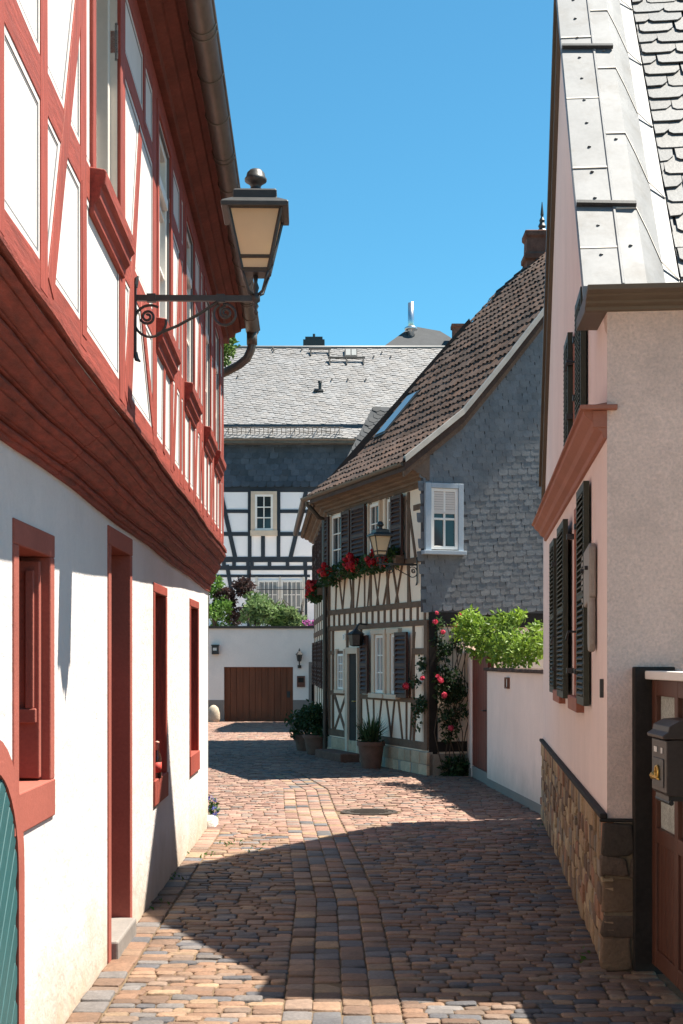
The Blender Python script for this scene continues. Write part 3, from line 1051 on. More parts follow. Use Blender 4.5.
s = MB()
wpoly(s, RW, [(T0, -.1), (T1, -.1), (T1, 3.0), (T1 - .3, ztop(T1 - .3) - .12), (AP, ZA - .12), (T0 + .12, ztop(T0 + .12) - .12), (T0, 3.28)], -.3, 0)
s.build('gable_wall', M['pink'], rh)
s = MB()
wbox(s, RFr, .0005, 5.5, -.1, 3.41, -.3, .004)
s.build('front_wall', M['rough'], rh)
s = MB()
p = RW.P(T1 - .002, 0)
s.prism([(p.x + .01, p.y, -.1), (p.x + 5.5, p.y - .5, -.1), (p.x + 5.5, p.y - .5, 3.3), (p.x + .01, p.y, 3.3)], (0, -.3, 0))
q = RFr.P(5.49, 0)
s.prism([(q.x, q.y, -.1), (q.x, q.y, 3.3), (q.x + .3, q.y + 3.6, 6.5), (q.x + .6, q.y + 6.5, 3.3), (q.x + .6, q.y + 6.5, -.1)], (-.2, 0, 0))
s.build('rear_wall', M['rough'], rh)


# slate roof (front and rear slope)
def RP(t, c, h):
    """point over the roof: t along the gable, c inwards from it, h above the slates"""
    b = RW.P(t, 0) + RFr.d * c
    return Vector((b.x, b.y, ztop(t) - .28 + h))


s = MB()
a = [RP(T0 + .52, .1, 0), RP(AP, .1, 0), RP(T1, .1, 0)]
s.prism(a + [p - Vector((0, 0, .12)) for p in a[::-1]], RFr.d * 5.5)
ro = s.build('roof', M['black_under'], rh)
s = MB()
cs = 1 / math.hypot(1, SL)
V = (RP(AP, 0, 0) - RP(T0, 0, 0)).normalized()
U = RFr.d
N = U.cross(V).normalized()
N = N if N.z > 0 else -N
LEN = (RP(AP, 0, 0) - RP(T0, 0, 0)).length
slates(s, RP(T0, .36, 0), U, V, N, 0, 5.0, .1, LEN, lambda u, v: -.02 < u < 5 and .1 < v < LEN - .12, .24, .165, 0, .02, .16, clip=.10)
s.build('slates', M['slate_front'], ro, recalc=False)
s = MB()
for k in range(18):
    c = .42 + k * .28
    for sg in (-1, 1):
        A, B = RP(AP, c, .035), RP(AP + sg * .21, c, .035)
        s.prism([A, B, B + UZ * .022, A + UZ * .03], RFr.d * .275, tint=(random.uniform(.8, 1.2),) * 3)
s.build('ridge_slates', M['slate_front'], ro, bevel=.004)
# zinc covered parapet
zn = MB()
sect = [(-.10, .17), (-.105, .285), (-.10, .292), (.10, .292), (.105, .304), (.115, .304), (.12, .290), (.235, .288), (.29, .20), (.36, .07), (.37, .045), (.45, .03), (.46, .0)]
near = [RP(t, 0, 0) for t in (T0 + .03, 8.2, 9, 9.9, AP)]
for ts in ((T0 + .25, AP), (AP, T1 - .25)):
    rings = []
    for i in range(9):
        t = ts[0] + (ts[1] - ts[0]) * i / 8
        wv = .004 * math.sin(i * 2.2)
        rings.append([RP(t, c if t < AP + .01 else max(c, -.01), h + (wv if .29 < h else 0)) for c, h in sect] + [RP(t, .40, -.02), RP(t, -.0, .12)])
    zn.loft(rings)
zo = zn.build('zinc_parapet', M['zinc'], rh)
s = MB()
for i in range(6):        # cross seams, staggered between the strips
    t = T0 + .5 + i * .60
    for (ca, cb, off) in ((-.10, .10, 0), (.12, .235, .28)):
        A = RP(t + off, ca, .291)
        B = RP(t + off, cb, .291)
        s = MB()
        s.prism([A, A + V * .014, A + V * .014 + N * .006, A + N * .006], B - A)
        s.build('seam', M['grey_wood'], zo)
    tt = t + .28
    pts = [(.235, .289), (.29, .201), (.36, .072), (.45, .032)]
    s = MB()
    for (ca, ha), (cb, hb) in zip(pts, pts[1:]):
        A, B = RP(tt + (ca - .235) * -.9, ca, ha), RP(tt + (cb - .235) * -.9, cb, hb)
        s.prism([A, A + V * .014, A + V * .014 + N * .008, A + N * .008], B - A)
    s.build('seam', M['grey_wood'], zo)
s = MB()
k = 0
t = T0 + .25
while t < AP - .05:
    s = MB()
    p = RP(t, .01, .293)
    s.lathe(p, [(.012, 0), (.010, .004), (.005, .006), (.001, .0065)], 8)
    s.build('rivet', M['zinc'], zo, smooth=True)
    if k % 4 == 1:
        s = MB()
        s.lathe(RP(t + .06, .175, .291), [(.012, 0), (.010, .004), (.005, .006), (.001, .0065)], 8)
        s.build('rivet', M['zinc'], zo, smooth=True)
    t += .205
    k += 1
for py, x0, x1 in ((190, 578, 622), (45, 563, 600)):
    t = 8.17 if py > 100 else 9.55
    s = MB()
    A, B = RP(t, -.10, .30), RP(t - .02, .235, .30)
    s.prism([A, A + V * .03, A + V * .03 + N * .025, A + N * .025], B - A)
    s.build('snow_bar', M['iron'], zo)
# verge board under the parapet, near and far
s = MB()
for (ta, tb_) in ((T0 + .50, AP), (AP, T1 - .32)):
    for o0, o1, d0, d1 in ((.0, .035, .13, .30), (.0, .06, .05 if ta < AP else -.02, .13)):
        s.hexa([RW.P(ta, ztop(ta) - d1, o0), RW.P(tb_, ztop(tb_) - d1, o0), RW.P(tb_, ztop(tb_) - d1, o1), RW.P(ta, ztop(ta) - d1, o1),
                RW.P(ta, ztop(ta) - d0, o0), RW.P(tb_, ztop(tb_) - d0, o0), RW.P(tb_, ztop(tb_) - d0, o1), RW.P(ta, ztop(ta) - d0, o1)])
s.build('verge_board', M['cornice_brown'], rh)
# eave cornice at the front
s = MB()
pr = [(0, 3.395), (.03, 3.398), (.035, 3.415), (.075, 3.424), (.08, 3.436), (.13, 3.446), (.14, 3.456), (.21, 3.459), (.215, 3.485), (-.05, 3.49), (-.6, 3.50), (-.6, 3.44), (-.05, 3.40)]
s.loft([[RFr.P(t, z, o) for o, z in pr] for t in (-.115, 5.6)])
s.build('eave_cornice', M['cornice_brown'], rh, bevel=.003)
# red cornice between the storeys
s = MB()
pr = [(0, 2.74), (.02, 2.745), (.025, 2.775), (.06, 2.80), (.075, 2.83), (.115, 2.865), (.12, 2.885), (.14, 2.89), (.14, 2.905), (0, 2.93)]
s.loft([[RW.P(t, z, o) for o, z in pr] for t in (T0 - .005, 13.75)])
s.build('string_cornice', M['cornice_red'], rh, bevel=.003)
s = MB()
wbox(s, RFr, -.14, .05, 2.888, 2.912, .0, .05)
wbox(s, RFr, -.075, .0, 2.80, 2.886, -.03, .012)
s.build('cornice_return', M['cornice_red'], rh, bevel=.003)
# windows with folded shutters
for (a, b, z0, z1, n, lab, sh) in ((10.85, 11.60, 1.36, 2.56, 34, 'ground floor window farther along the gable', ((10.02, 10.80, .030), (11.60, 12.25, .012))),
                               (8.98, 9.70, 1.36, 2.62, 34, 'ground floor window beside the cleaver', ((8.36, 8.97, .012),)),
                               (9.10, 9.78, 3.10, 3.82, 22, 'small window in the gable', ((8.60, 9.10, .012), (9.80, 10.25, .012)))):
    win = window(rh, RW, a, b, z0, z1, .012, M['cornice_red'], M['glass'], 2, 2, .07, .03, .06, label=lab)
    sill(win, RW, a - .05, b + .05, z0 - .09, z0 + .002, -.02, .05, M['cornice_red'])
    for (ta, tb2, oo) in sh:
        shutter(win, RW, ta, tb2, z0 - .03, z1 + .03, oo, M['shutter_green'], n)
    s = MB()
    for z in (z0 + .15, z1 - .2):
        for t in (a - .01, b + .01):
            s = MB()
            wbox(s, RW, t - .03, t + .03, z, z + .035, 0, .06)
            s.build('hinge', M['iron'], win)
    ta, tb2, oo = sh[0]
    s = MB()
    s.tube([RW.P(tb2 + .10, z0 + .42, .0), RW.P(tb2 + .10, z0 + .42, .09), RW.P(tb2 + .14, z0 + .37, .10)], .009, 6)
    s.build('shutter_catch', M['iron'], win)
# stone base
s = MB()
PALST = [((.38, .26, .155), 4), ((.30, .195, .12), 3), ((.45, .33, .20), 3), ((.20, .13, .09), 3), ((.27, .22, .17), 2), ((.34, .18, .11), 1.5)]
z = 0.0
while z < .77:
    hh = random.uniform(.07, .15)
    if z + hh > .70:
        hh = .785 - z
    t = T0 - .02
    while t < T1 - .02:
        ln = random.uniform(.06, .24)
        if t + ln > T1 - .1:
            ln = T1 - t
        dz0, dz1 = random.uniform(-.015, .012), random.uniform(-.012, .015)
        parts = [(z + dz0, z + hh + dz1)]
        if ln < .13 and random.random() < .4:
            parts = [(z + dz0, z + hh * .45), (z + hh * .47, z + hh + dz1)]
        for (za, zb_) in parts:
            stone(s, RW.P(0, 0, .0), RW.d, UZ, RW.n, t + .004, t + ln - .004, max(za, -.02) + .004, min(zb_, .786) - .004, .022 + random.uniform(-.006, .008), 0, pick(PALST), True, .006, .013)
        t += ln
    z += hh
z = 0.0
PALDK = [((.17, .11, .07), 3), ((.115, .08, .058), 3), ((.23, .15, .095), 2), ((.085, .065, .05), 2)]
for hh in (.17, .12, .19, .11, .175):
    t = -.03
    for ln in (random.uniform(.13, .22), .17, .3, .4, .5, .3):
        stone(s, RFr.P(0, 0, 0), RFr.d, UZ, RFr.n, t + .004, t + ln - .004, z + .004, z + hh - .004, .026 + random.uniform(-.010, .012), 0, pick(PALDK), True, .008, .012)
        t += ln
    z += hh
s.build('stone_base', M['stone_wall'], rh, smooth=True, auto=60)
s = MB()
wbox(s, RW, T0 - .001, T1 - .002, -.1, .775, 0, .012)
wbox(s, RFr, -.012, 1.6, -.1, .76, 0, .012)
s.build('mortar_bed', M['mortar'], rh)
s = MB()
wbox(s, RW, T0 - .035, T1, .782, .812, 0, .04)
wbox(s, RFr, -.04, 1.6, .766, .784, 0, .036)
s.build('base_coping', M['wood_black'], rh, bevel=.008)

# cleaver-shaped sign hanging on the gable wall
cl = thing('cleaver_sign', 'tarnished metal cleaver shaped sign hanging on the pink wall beside dark shutters', 'sign', RW.P(8.1, 1.95, .04))
s = MB()
wpoly(s, RW, [(7.95, 1.955), (8.02, 1.925), (8.46, 1.90), (8.55, 1.95), (8.57, 2.16), (8.52, 2.225), (7.97, 2.255), (7.94, 2.23)], .006, .046)
s.build('blade', M['cleaver'], cl, bevel=.012)
s = MB()
wpoly(s, RW, [(7.97, 1.96), (7.955, 1.80), (7.96, 1.69), (7.985, 1.645), (8.05, 1.645), (8.085, 1.69), (8.09, 1.80), (8.08, 1.96)], .008, .046)
s.build('handle', M['cleaver'], cl, bevel=.014)
s = MB()
for t in (7.9, 8.2):
    s.tube([RW.P(t + .15, 2.12, 0), RW.P(t + .15, 2.12, .064)], .012, 8)
s.build('wall_pin', M['iron'], cl)
s = MB()
wbox(s, RW, 7.56, 7.585, 1.40, 1.50, 0, .02)
tag(s.build('bell_plate', M['iron'], base=RW.P(7.57, 1.40, 0), bevel=.003), 'small black upright bell plate on the pink wall near its front corner', 'bell plate')

# ------------------------------------------------------------------ courtyard gate, mailbox
GX = 1.585
GW = WF(GX, 0, 0, 1, -1)           # faces the street (-X), t = Y
cg = thing('courtyard_gate', 'brown wooden courtyard gate with frosted panes beside the roughcast wall', 'gate', (GX, 6.5, 0))
s = MB()
for (a, b) in ((7.17, 7.26), (6.705, 6.775), (6.20, 6.27), (5.72, 5.82)):
    wbox(s, GW, a, b, .05, 1.50, -.05, .0)
for (a, b) in ((.05, .14), (.68, .755), (1.42, 1.50), (1.155, 1.21)):
    wbox(s, GW, 5.82, 7.17, a, b, -.049, -.002)
s.build('gate_frame', M['wood_gate'], cg, bevel=.005)
s = MB()
t = 5.82
while t < 7.165:
    wbox(s, GW, t + .002, min(t + .062, 7.17), .14, .68, -.04, -.014)
    t += .064
s.build('boards', M['wood_gate'], cg, bevel=.004)
for (a, b) in ((6.775, 7.17), (6.27, 6.705), (5.82, 6.20)):
    s = MB()
    wbox(s, GW, a, b, .755, 1.155, -.032, -.026)
    wbox(s, GW, a, b, 1.21, 1.42, -.032, -.026)
    s.build('pane', M['frost'], cg)
s = MB()
wbox(s, GW, 5.65, 7.30, 1.502, 1.545, -.09, .035)
s.build('cap_board', M['white_wood'], cg, bevel=.006)
s = MB()
wbox(s, GW, 7.263, 7.335, -.05, 1.565, -.12, .088)
s.build('gate_post', M['wood_black'], cg, bevel=.006)
s = MB()
wbox(s, GW, -2, 5.62, -.1, 1.55, -.3, .0)
wbox(s, GW, -2, 5.64, 1.55, 1.60, -.33, .04)
tag(s.build('yard_wall', M['rough'], base=(GX, 2, 0)), 'roughcast yard wall continuing from the wooden gate towards the viewer', 'wall')

mbx = thing('mailbox', 'grey metal mailbox with brass post horn hanging on the brown gate', 'mailbox', (GX - .07, 6.53, .96))
s = MB()
a, b = 6.39, 6.69
s.loft([[GW.P(a, z, o) for o, z in [(.004, .985), (.115, .985), (.125, 1.0), (.125, 1.235), (.10, 1.24), (.004, 1.24)]], [GW.P(b, z, o) for o, z in [(.004, .985), (.115, .985), (.125, 1.0), (.125, 1.235), (.10, 1.24), (.004, 1.24)]]])
s.build('mailbox_body', M['mailbox'], mbx, bevel=.004)
s = MB()
s.loft([[GW.P(t, z, o) for o, z in [(.003, 1.243), (.142, 1.243), (.146, 1.258), (.12, 1.275), (.115, 1.30), (.07, 1.325), (.003, 1.33)]] for t in (a - .012, b + .012)])
s.build('lid', M['mailbox'], mbx, bevel=.003)
s = MB()
wbox(s, GW, a + .02, b - .02, .962, .984, .004, .11)
s.tube([GW.P(a + .01, .955, .10), GW.P(b - .01, .955, .10)], .012, 8)
s.build('newspaper_rail', M['iron'], mbx)
s = MB()
wbox(s, GW, a + .045, b - .045, 1.02, 1.15, .126, .130)
s.build('door_panel', M['iron'], mbx, bevel=.002)
s = MB()
c = (6.54, 1.085)
s.tube([GW.P(c[0] + .028 * math.cos(q), c[1] + .028 * math.sin(q), .135) for q in [2 * math.pi * k / 16 for k in range(17)]], .007, 6)
s.tube([GW.P(c[0] - .045, c[1] - .03, .135), GW.P(c[0], c[1] - .028, .135), GW.P(c[0] + .035, c[1] - .025, .135), GW.P(c[0] + .065, c[1] - .02, .135)], [.005, .006, .009, .020], 8)
s.build('post_horn_emblem', M['gold'], mbx, smooth=True)
s = MB()
wbox(s, GW, 6.57, 6.63, 1.175, 1.20, .126, .129)
wbox(s, GW, 6.46, 6.49, 1.175, 1.20, .126, .129)
s.build('name_card', M['paper'], mbx)

# ------------------------------------------------------------------ garden wall with red door
WG = WF(2.085, 14.36, -.062, 1, -1)
gw = thing('garden_wall', 'white rendered garden wall with brown tile coping and red door, beyond the pink house', 'wall', (2.0, 16.4, 0))
ta = 0.0
tb_ = WG.at(487, 720)[0]
tc_ = WG.at(471.5, 720)[0]
td = WG.at(464.5, 720)[0]
s = MB()
wbox(s, WG, ta, tb_, -.1, 1.46, -.25, 0)
wbox(s, WG, tc_, td + .25, -.1, 1.72, -.25, .001)
s.build('wall', M['garden_white'], gw, bevel=.01)
s = MB()
wbox(s, WG, ta, tb_ - .02, -.05, .10, 0, .012)
wbox(s, WG, tc_ + .01, td + .25, -.05, .12, .001, .014)
wbox(s, WG, tb_, tc_, -.05, .16, -.22, -.01)
s.build('plinth', M['bluegrey'], gw)
s = MB()
t = ta
while t < tb_ - .02:
    w = .16
    wbox(s, WG, t + .003, min(t + w, tb_) - .003, 1.462, 1.50 + random.uniform(0, .006), -.29, .05, tint=(random.uniform(.6, 1.3),) * 3)
    t += w
s.build('coping', M['tile'], gw, bevel=.01)
s = MB()
wbox(s, WG, tb_ + .002, tc_ - .002, .16, 1.70, -.09, -.03)
n = 7
for k in range(n):
    w = (tc_ - tb_ - .02) / n
    wbox(s, WG, tb_ + .01 + k * w + .004, tb_ + .01 + (k + 1) * w - .004, .17, 1.69, -.031, -.012)
dd = s.build('door', M['red_door'], gw, bevel=.004)
s = MB()
s.tube([WG.P(tb_ + .12, .95, -.02), WG.P(tb_ + .12, .95, .03), WG.P(tb_ + .22, .95, .03)], .01, 8)
s.build('handle', M['iron'], dd)
pt = WG.at(508.3, 683)
s = MB()
for (a, b, c, d) in ((-.10, -.075, -.065, .065), (.075, .10, -.065, .065), (-.075, .075, -.065, -.045), (-.075, .075, .045, .065)):
    wbox(s, WG, pt[0] + a, pt[0] + b, pt[1] + c, pt[1] + d, 0, .03)
pq = thing('wall_plaque', 'small framed terracotta plaque on the white garden wall', 'plaque', WG.P(pt[0], pt[1], 0))
s.build('plaque_frame', M['terracotta'], pq)
s = MB()
wbox(s, WG, pt[0] - .075, pt[0] + .075, pt[1] - .045, pt[1] + .045, 0, .012)
s.build('plaque_face', M['paper'], pq)

# ------------------------------------------------------------------ cream timbered house with slate gable
TF = WF(1.2, 19.62, -.3207, .947, -1)
TG = WF(1.2, 19.62, .947, .3207)
th = thing('slate_gabled_house', 'cream timbered house with brown tiled roof and slate clad gable in the bend', 'house', (2.2, 22.5, 0))
LT = 4.42
WD = 7.6
ZE = 4.08
s = MB()
wbox(s, TF, .0, LT, .30, ZE + .2, -.25, 0)
s.build('street_wall', M['cream'], th)
s = MB()
RS, RZ = 4.0, 8.83
wpoly(s, TG, [(.0, -.1), (WD, -.1), (WD, 4.0), (RS, RZ - .25), (3.0, 7.7), (1.8, 6.38), (1.1, 5.52), (.47, 4.80), (-.0, 4.42)], -.25, -.002)
s.build('gable_wall', M['cream'], th)
# second street front, round the bend
e0 = TF.P(LT, 0)
TW = WF(e0.x, e0.y, -.055, 1, -1)
LW = 6.6
s = MB()
wbox(s, TW, 0, LW, -.3, ZE + .2, -.25, 0)
pz = TW.P(LW, 0)
s.prism([(pz.x, pz.y, -.3), (pz.x + 5, pz.y, -.3), (pz.x + 5, pz.y, 4.2), (pz.x + 2.5, pz.y, 7), (pz.x, pz.y, 4.25)], (0, -.2, 0))
s.build('side_wall', M['cream'], th)
# stone base
s = MB()
wbox(s, TF, -.03, LT, -.1, .33, -.05, .03, tint=(.34, .29, .24))
wbox(s, TW, 0, LW, -.3, .25, -.05, .03, tint=(.34, .29, .24))
wbox(s, TG, -.03, 1.2, -.1, .30, -.05, .03, tint=(.30, .25, .20))
t = -.035
while t < LT - .05:
    for (z0, z1) in ((0, .15), (.155, .325)):
        ln = .0
        u = t
        for q in range(2):
            ln = random.uniform(.18, .38)
            tn = random.uniform(.8, 1.2)
            if u + ln < LT:
                stone(s, TF.P(0, 0, .03), TF.d, UZ, TF.n, u, u + ln - .01, z0, z1, .012, 0, (.52 * tn, .375 * tn, .255 * tn), True, .008)
            u += ln
    t = u
s.build('stone_base', M['base_stone'], th)

# timber frame of the street front, px helper on the real wall plane
tf = MB()
tn = [0]


def B(W, x0, y0, x1, y1, w, mbx_=None, o=.012):
    tn[0] += 1
    wbeam(mbx_ or tf, W, W.at(x0, y0), W.at(x1, y1), w, -.02, o + .0004 * (tn[0] % 30))


def H(z, t0, t1, w, o=.02):
    tn[0] += 1
    wbeam(tf, TF, (t0, z), (t1, z), w, -.02, o + .0004 * (tn[0] % 30))


def Vv(t, z0, z1, w, o=.014):
    tn[0] += 1
    wbeam(tf, TF, (t, z0), (t, z1), w, -.02, o + .0004 * (tn[0] % 30))


H(.405, -.0, LT, .11)
H(2.12, -.0, LT, .08)
H(2.385, -.0, LT, .085)
H(3.01, -.0, LT, .08)
H(4.06, -.0, LT, .10)
for k in range(17):
    Vv(.12 + k * .265, 2.16, 2.35, .058)
Vv(.06, .4, 2.1, .13)
Vv(.06, 2.4, 4.0, .11)
Vv(LT - .06, .4, 2.1, .12)
Vv(LT - .06, 2.4, 4.0, .11)
TX = lambda px: TF.at(px, 600)[0]
for px in (361.5, 348, 333.5, 414):
    Vv(TX(px), .45, 2.08, .075)
for px in (388, 371, 353.5, 409):
    Vv(TX(px), 2.42, 4.0, .085)
# small studs and crossed braces under the upper windows
for a, b in ((408, 411), (403, 396), (393, 399), (387, 390), (391, 384), (381, 377), (374, 379), (371, 368), (365, 365), (361, 357), (355, 351), (350, 353), (346, 343), (339, 343), (337, 336)):
    tn[0] += 1
    wbeam(tf, TF, (TX(a), 3.0), (TX(b), 2.42), .042, -.02, .013 + .0004 * (tn[0] % 20))
for a, b in ((367, 371), (374, 374.5), (382, 378), (387, 392), (395, 391.5), (399, 403), (407, 407), (412.5, 411), (417, 414)):
    tn[0] += 1
    wbeam(tf, TF, (TX(a), 1.0), (TX(b), .45), .040, -.02, .013 + .0004 * (tn[0] % 20))
for a, b in ((335, 346), (346, 335)):
    tn[0] += 1
    wbeam(tf, TF, (TX(a), 1.02), (TX(b), .45), .06, -.02, .013 + .0004 * (tn[0] % 20))
H(1.03, -.0, TX(361), .07)
H(1.06, TX(347), LT, .07)
H(1.72, -.0, TX(413), .09)
H(1.72, TX(347), LT, .06)
wbeam(tf, TF, (TX(408), 3.9), (TX(416), 3.05), .07, -.02, .0145)
wbeam(tf, TF, (TX(414), 3.75), (.05, 3.75), .08, -.02, .0148)
wbeam(tf, TF, (TX(415), 2.0), (TX(410), 1.05), .06, -.02, .0142)
for k in range(8):
    tn[0] += 1
    wbeam(tf, TW, (.1 + k * .9, .3), (.1 + k * .9, 4.0), .09, -.02, .013)
for z in (.45, 2.12, 2.385, 3.0):
    wbeam(tf, TW, (0, z), (LW, z), .10, -.02, .0155 + z * .0004)
tf.build('timber_frame', M['timber_brown'], th, bevel=.004)
s = MB()
wbox(s, TG, .005, .13, .30, 2.15, -.02, .02)
wbox(s, TG, .13, 1.2, .33, .47, -.02, .018)
wbox(s, TG, .0, WD - .3, 2.06, 2.28, -.02, .022)
s.build('gable_timbers', M['wood_black'], th, bevel=.004)

# upper windows of the street front
up_w = ((333.5, 345.3), (371.5, 381.5), (388.8, 395.5))
for i, (pa, pb) in enumerate(up_w):
    a, b = sorted((TX(pa), TX(pb)))
    win = window(th, TF, a, b, 3.10, 3.98, .03, M['white_wood'], M['glass'], 2, 3, .05, .02, .04)
    s = MB()
    for q0, q1 in ((a - .05, a - .002), (b + .002, b + .05)):
        wbox(s, TF, q0, q1, 3.06, 4.0, -.02, .055)
    wbox(s, TF, a - .08, b + .08, 3.045, 3.098, -.02, .09)
    s.build('casing', M['timber_pale'], win, bevel=.004)
    if i == 0:
        shutter(win, TF, TX(354.3), TX(346.2), 3.08, 3.98, .06, M['shutter_brown'], 12)
        shutter(win, TF, TX(333), TX(333) + .32, 3.08, 3.98, .06, M['shutter_brown'], 12)
    if i == 1:
        shutter(win, TF, TX(369.8), TX(356), 3.08, 4.0, .06, M['shutter_brown'], 12)
    if i == 2:
        shutter(win, TF, TX(407), TX(396), 3.08, 3.98, .06, M['shutter_brown'], 12)
# ground floor windows, door
lo_w = ((377, 385.8), (393, 399.2))
for i, (pa, pb) in enumerate(lo_w):
    a, b = sorted((TX(pa), TX(pb)))
    win = window(th, TF, a, b, 1.10, 1.98, .03, M['white_wood'], M['curtain'], 2, 3, .05, .02, .04)
    s = MB()
    for q0, q1 in ((a - .09, a - .002), (b + .002, b + .12)):
        wbox(s, TF, q0, q1, 1.06, 2.05, -.02, .055)
    wbox(s, TF, a - .10, b + .14, 1.03, 1.098, -.02, .10)
    wbox(s, TF, a - .10, b + .14, 1.985, 2.06, -.02, .06)
    s.build('casing', M['timber_pale'], win, bevel=.004)
    if i == 0:
        shutter(win, TF, TX(372.5), TX(365), 1.08, 1.98, .06, M['shutter_brown'], 12)
    else:
        shutter(win, TF, TX(412), TX(400), 1.06, 2.0, .06, M['shutter_brown'], 12)
a, b = sorted((TX(339), TX(346)))
win = window(th, TF, a, b, 1.12, 1.70, .03, M['white_wood'], M['curtain'], 3, 4, .04, .018, .04, label='small lattice window beside the front door')
s = MB()
wbox(s, TF, a - .07, b + .07, 1.06, 1.118, -.02, .07)
wbox(s, TF, a - .07, a - .002, 1.06, 1.78, -.02, .055)
wbox(s, TF, b + .002, b + .07, 1.06, 1.78, -.02, .055)
s.build('casing', M['timber_pale'], win, bevel=.004)
a, b = sorted((TX(350.5), TX(359)))
s = MB()
wbox(s, TF, a - .05, a, .12, 1.70, -.02, .05)
wbox(s, TF, b, b + .12, .12, 1.70, -.02, .06)
wbox(s, TF, a - .05, b + .12, 1.70, 1.80, -.02, .055)
dd = s.build('door', M['timber_pale'], th, bevel=.004)
s = MB()
wbox(s, TF, a, b, .14, 1.70, -.01, .022)
for z0, z1 in ((.25, .7), (.8, 1.55)):
    wbox(s, TF, a + .07, b - .07, z0, z1, .02, .034)
s.build('door_leaf', M['wood_black'], dd, bevel=.004)
s = MB()
s.tube([TF.P(a + .05, .95, .02), TF.P(a + .05, .95, .07), TF.P(a + .13, .95, .07)], .009, 6)
s.build('handle', M['gold'], dd)
s = MB()
wbox(s, TF, a - .15, b + .75, -.02, .14, .03, .36)
s.build('door_step', M['brick'], th, bevel=.02)
# house number plate
pa = TF.at(344.7, 637)
s = MB()
wbox(s, TF, pa[0] - .05, pa[0] + .05, pa[1] - .05, pa[1] + .05, 0, .02)
npl = s.build('number_plate', M['white_wood'], th, bevel=.003)
text_mesh('numeral', '3', .085, TF, pa[0], pa[1], .021, M['iron'], npl)
# side-front windows with shutters, drainpipe
for k in range(3):
    a = .55 + k * 2.0
    for z0, z1 in ((1.1, 1.95), (3.1, 3.95)):
        win = window(th, TW, a, a + .7, z0, z1, .03, M['white_wood'], M['glass'], 2, 3, .05, .02, .04)
        shutter(win, TW, a - .42, a - .02, z0, z1, .05, M['shutter_brown'], 10)
        shutter(win, TW, a + .72, a + 1.1, z0, z1, .05, M['shutter_brown'], 10)
# roof
EO = -.40
SLT = 1.115
VT = (TG.d + UZ * SLT).normalized()
RPROF = [(-.40, 4.30), (.47, 5.00), (1.1, 5.74), (1.8, 6.60), (3.0, 7.93), (4.0, 8.83)]


def rz_(q):
    if q <= RPROF[0][0]:
        return RPROF[0][1] + (q - RPROF[0][0]) * .8
    for (a, za), (b, zb2) in zip(RPROF, RPROF[1:]):
        if q <= b:
            return za + (zb2 - za) * (q - a) / (b - a)
    return RPROF[-1][1]


def TR(t, sdist, h=0):
    """roof point: t along the street front, sdist inwards"""
    base = TF.o + TF.d * t + TG.d * sdist
    return Vector((base.x, base.y, rz_(sdist) + h))


NT = TF.d.cross(VT).normalized()
NT = NT if NT.z > 0 else -NT
s = MB()
pr = [q for q, _ in RPROF]
top = [TR(-.12, q) for q in pr]
rest = TR(-.12, RS)
back = Vector((TF.o + TG.d * (WD + .3))[:]) - TF.d * .12
back = Vector((back.x, back.y, 3.9))
ring = top + [back, back - UZ * .1, rest - UZ * .14] + [p - UZ * .12 for p in top[:-1][::-1]]
s.prism(ring, TF.d * (LT - .10))
rf = s.build('roof', M['tile'], th)
s = MB()
for (qa, qb) in zip([EO - .02] + [q for q, _ in RPROF[1:-1]], [q for q, _ in RPROF[1:]]):
    A, Bp = TR(-.12, qa), TR(-.12, qb)
    Vd = (Bp - A).normalized()
    Nd = TF.d.cross(Vd).normalized()
    Nd = Nd if Nd.z > 0 else -Nd
    ll_ = (Bp - A).length
    pantiles(s, A, TF.d, Vd, Nd, LT - .14, ll_ * .99 - ll_ / max(1, round(ll_ / .21)) * .5, .15, ll_ / max(1, round(ll_ / .21)))
s.build('tiles', M['tile'], rf, recalc=False, smooth=True, auto=50)
s = MB()
s.tube([TR(t, RS, .03) for t in (-.12, LT - .2)], .09, 10)
s.build('ridge_tiles', M['tile'], rf, smooth=True)
# verge flashing: pale metal strip along the near edge
s = MB()
for qa, qb in zip([q for q, _ in RPROF], [q for q, _ in RPROF[1:]]):
    A, Bp = TR(-.13, qa, .05), TR(-.13, qb, .05)
    s.prism([A, A - TF.d * .03 - UZ * .06, A - TF.d * .04 - UZ * .055, A + UZ * .025 - TF.d * .02, A + UZ * .03 + TF.d * .05, A + TF.d * .055], Bp - A)
s.build('verge_flashing', M['cleaver'], rf)
s = MB()
for qa, qb in zip([q for q, _ in RPROF], [q for q, _ in RPROF[1:]]):
    A, Bp = TR(-.10, qa, -.10), TR(-.10, qb, -.10)
    s.prism([A, A + TF.d * .06, A + TF.d * .06 - UZ * .10, A - UZ * .10], Bp - A)
s.build('verge_board', M['timber_brown'], rf)
# roof window
s = MB()
u0, u1, v0, v1 = 3.42, 3.95, .62, 1.25
C4 = [TR(u0, v0, .10), TR(u1, v0, .10), TR(u1, v1, .10), TR(u0, v1, .10)]
s.prism(C4, NT * -.1)
rw = s.build('roof_window', M['iron_brown'], rf)
s = MB()
s.prism([TR(u0 + .05, v0 + .03, .105), TR(u1 - .05, v0 + .03, .105), TR(u1 - .05, v1 - .03, .105), TR(u0 + .05, v1 - .03, .105)], NT * .012)
s.build('pane', M['sky_glass'], rw)
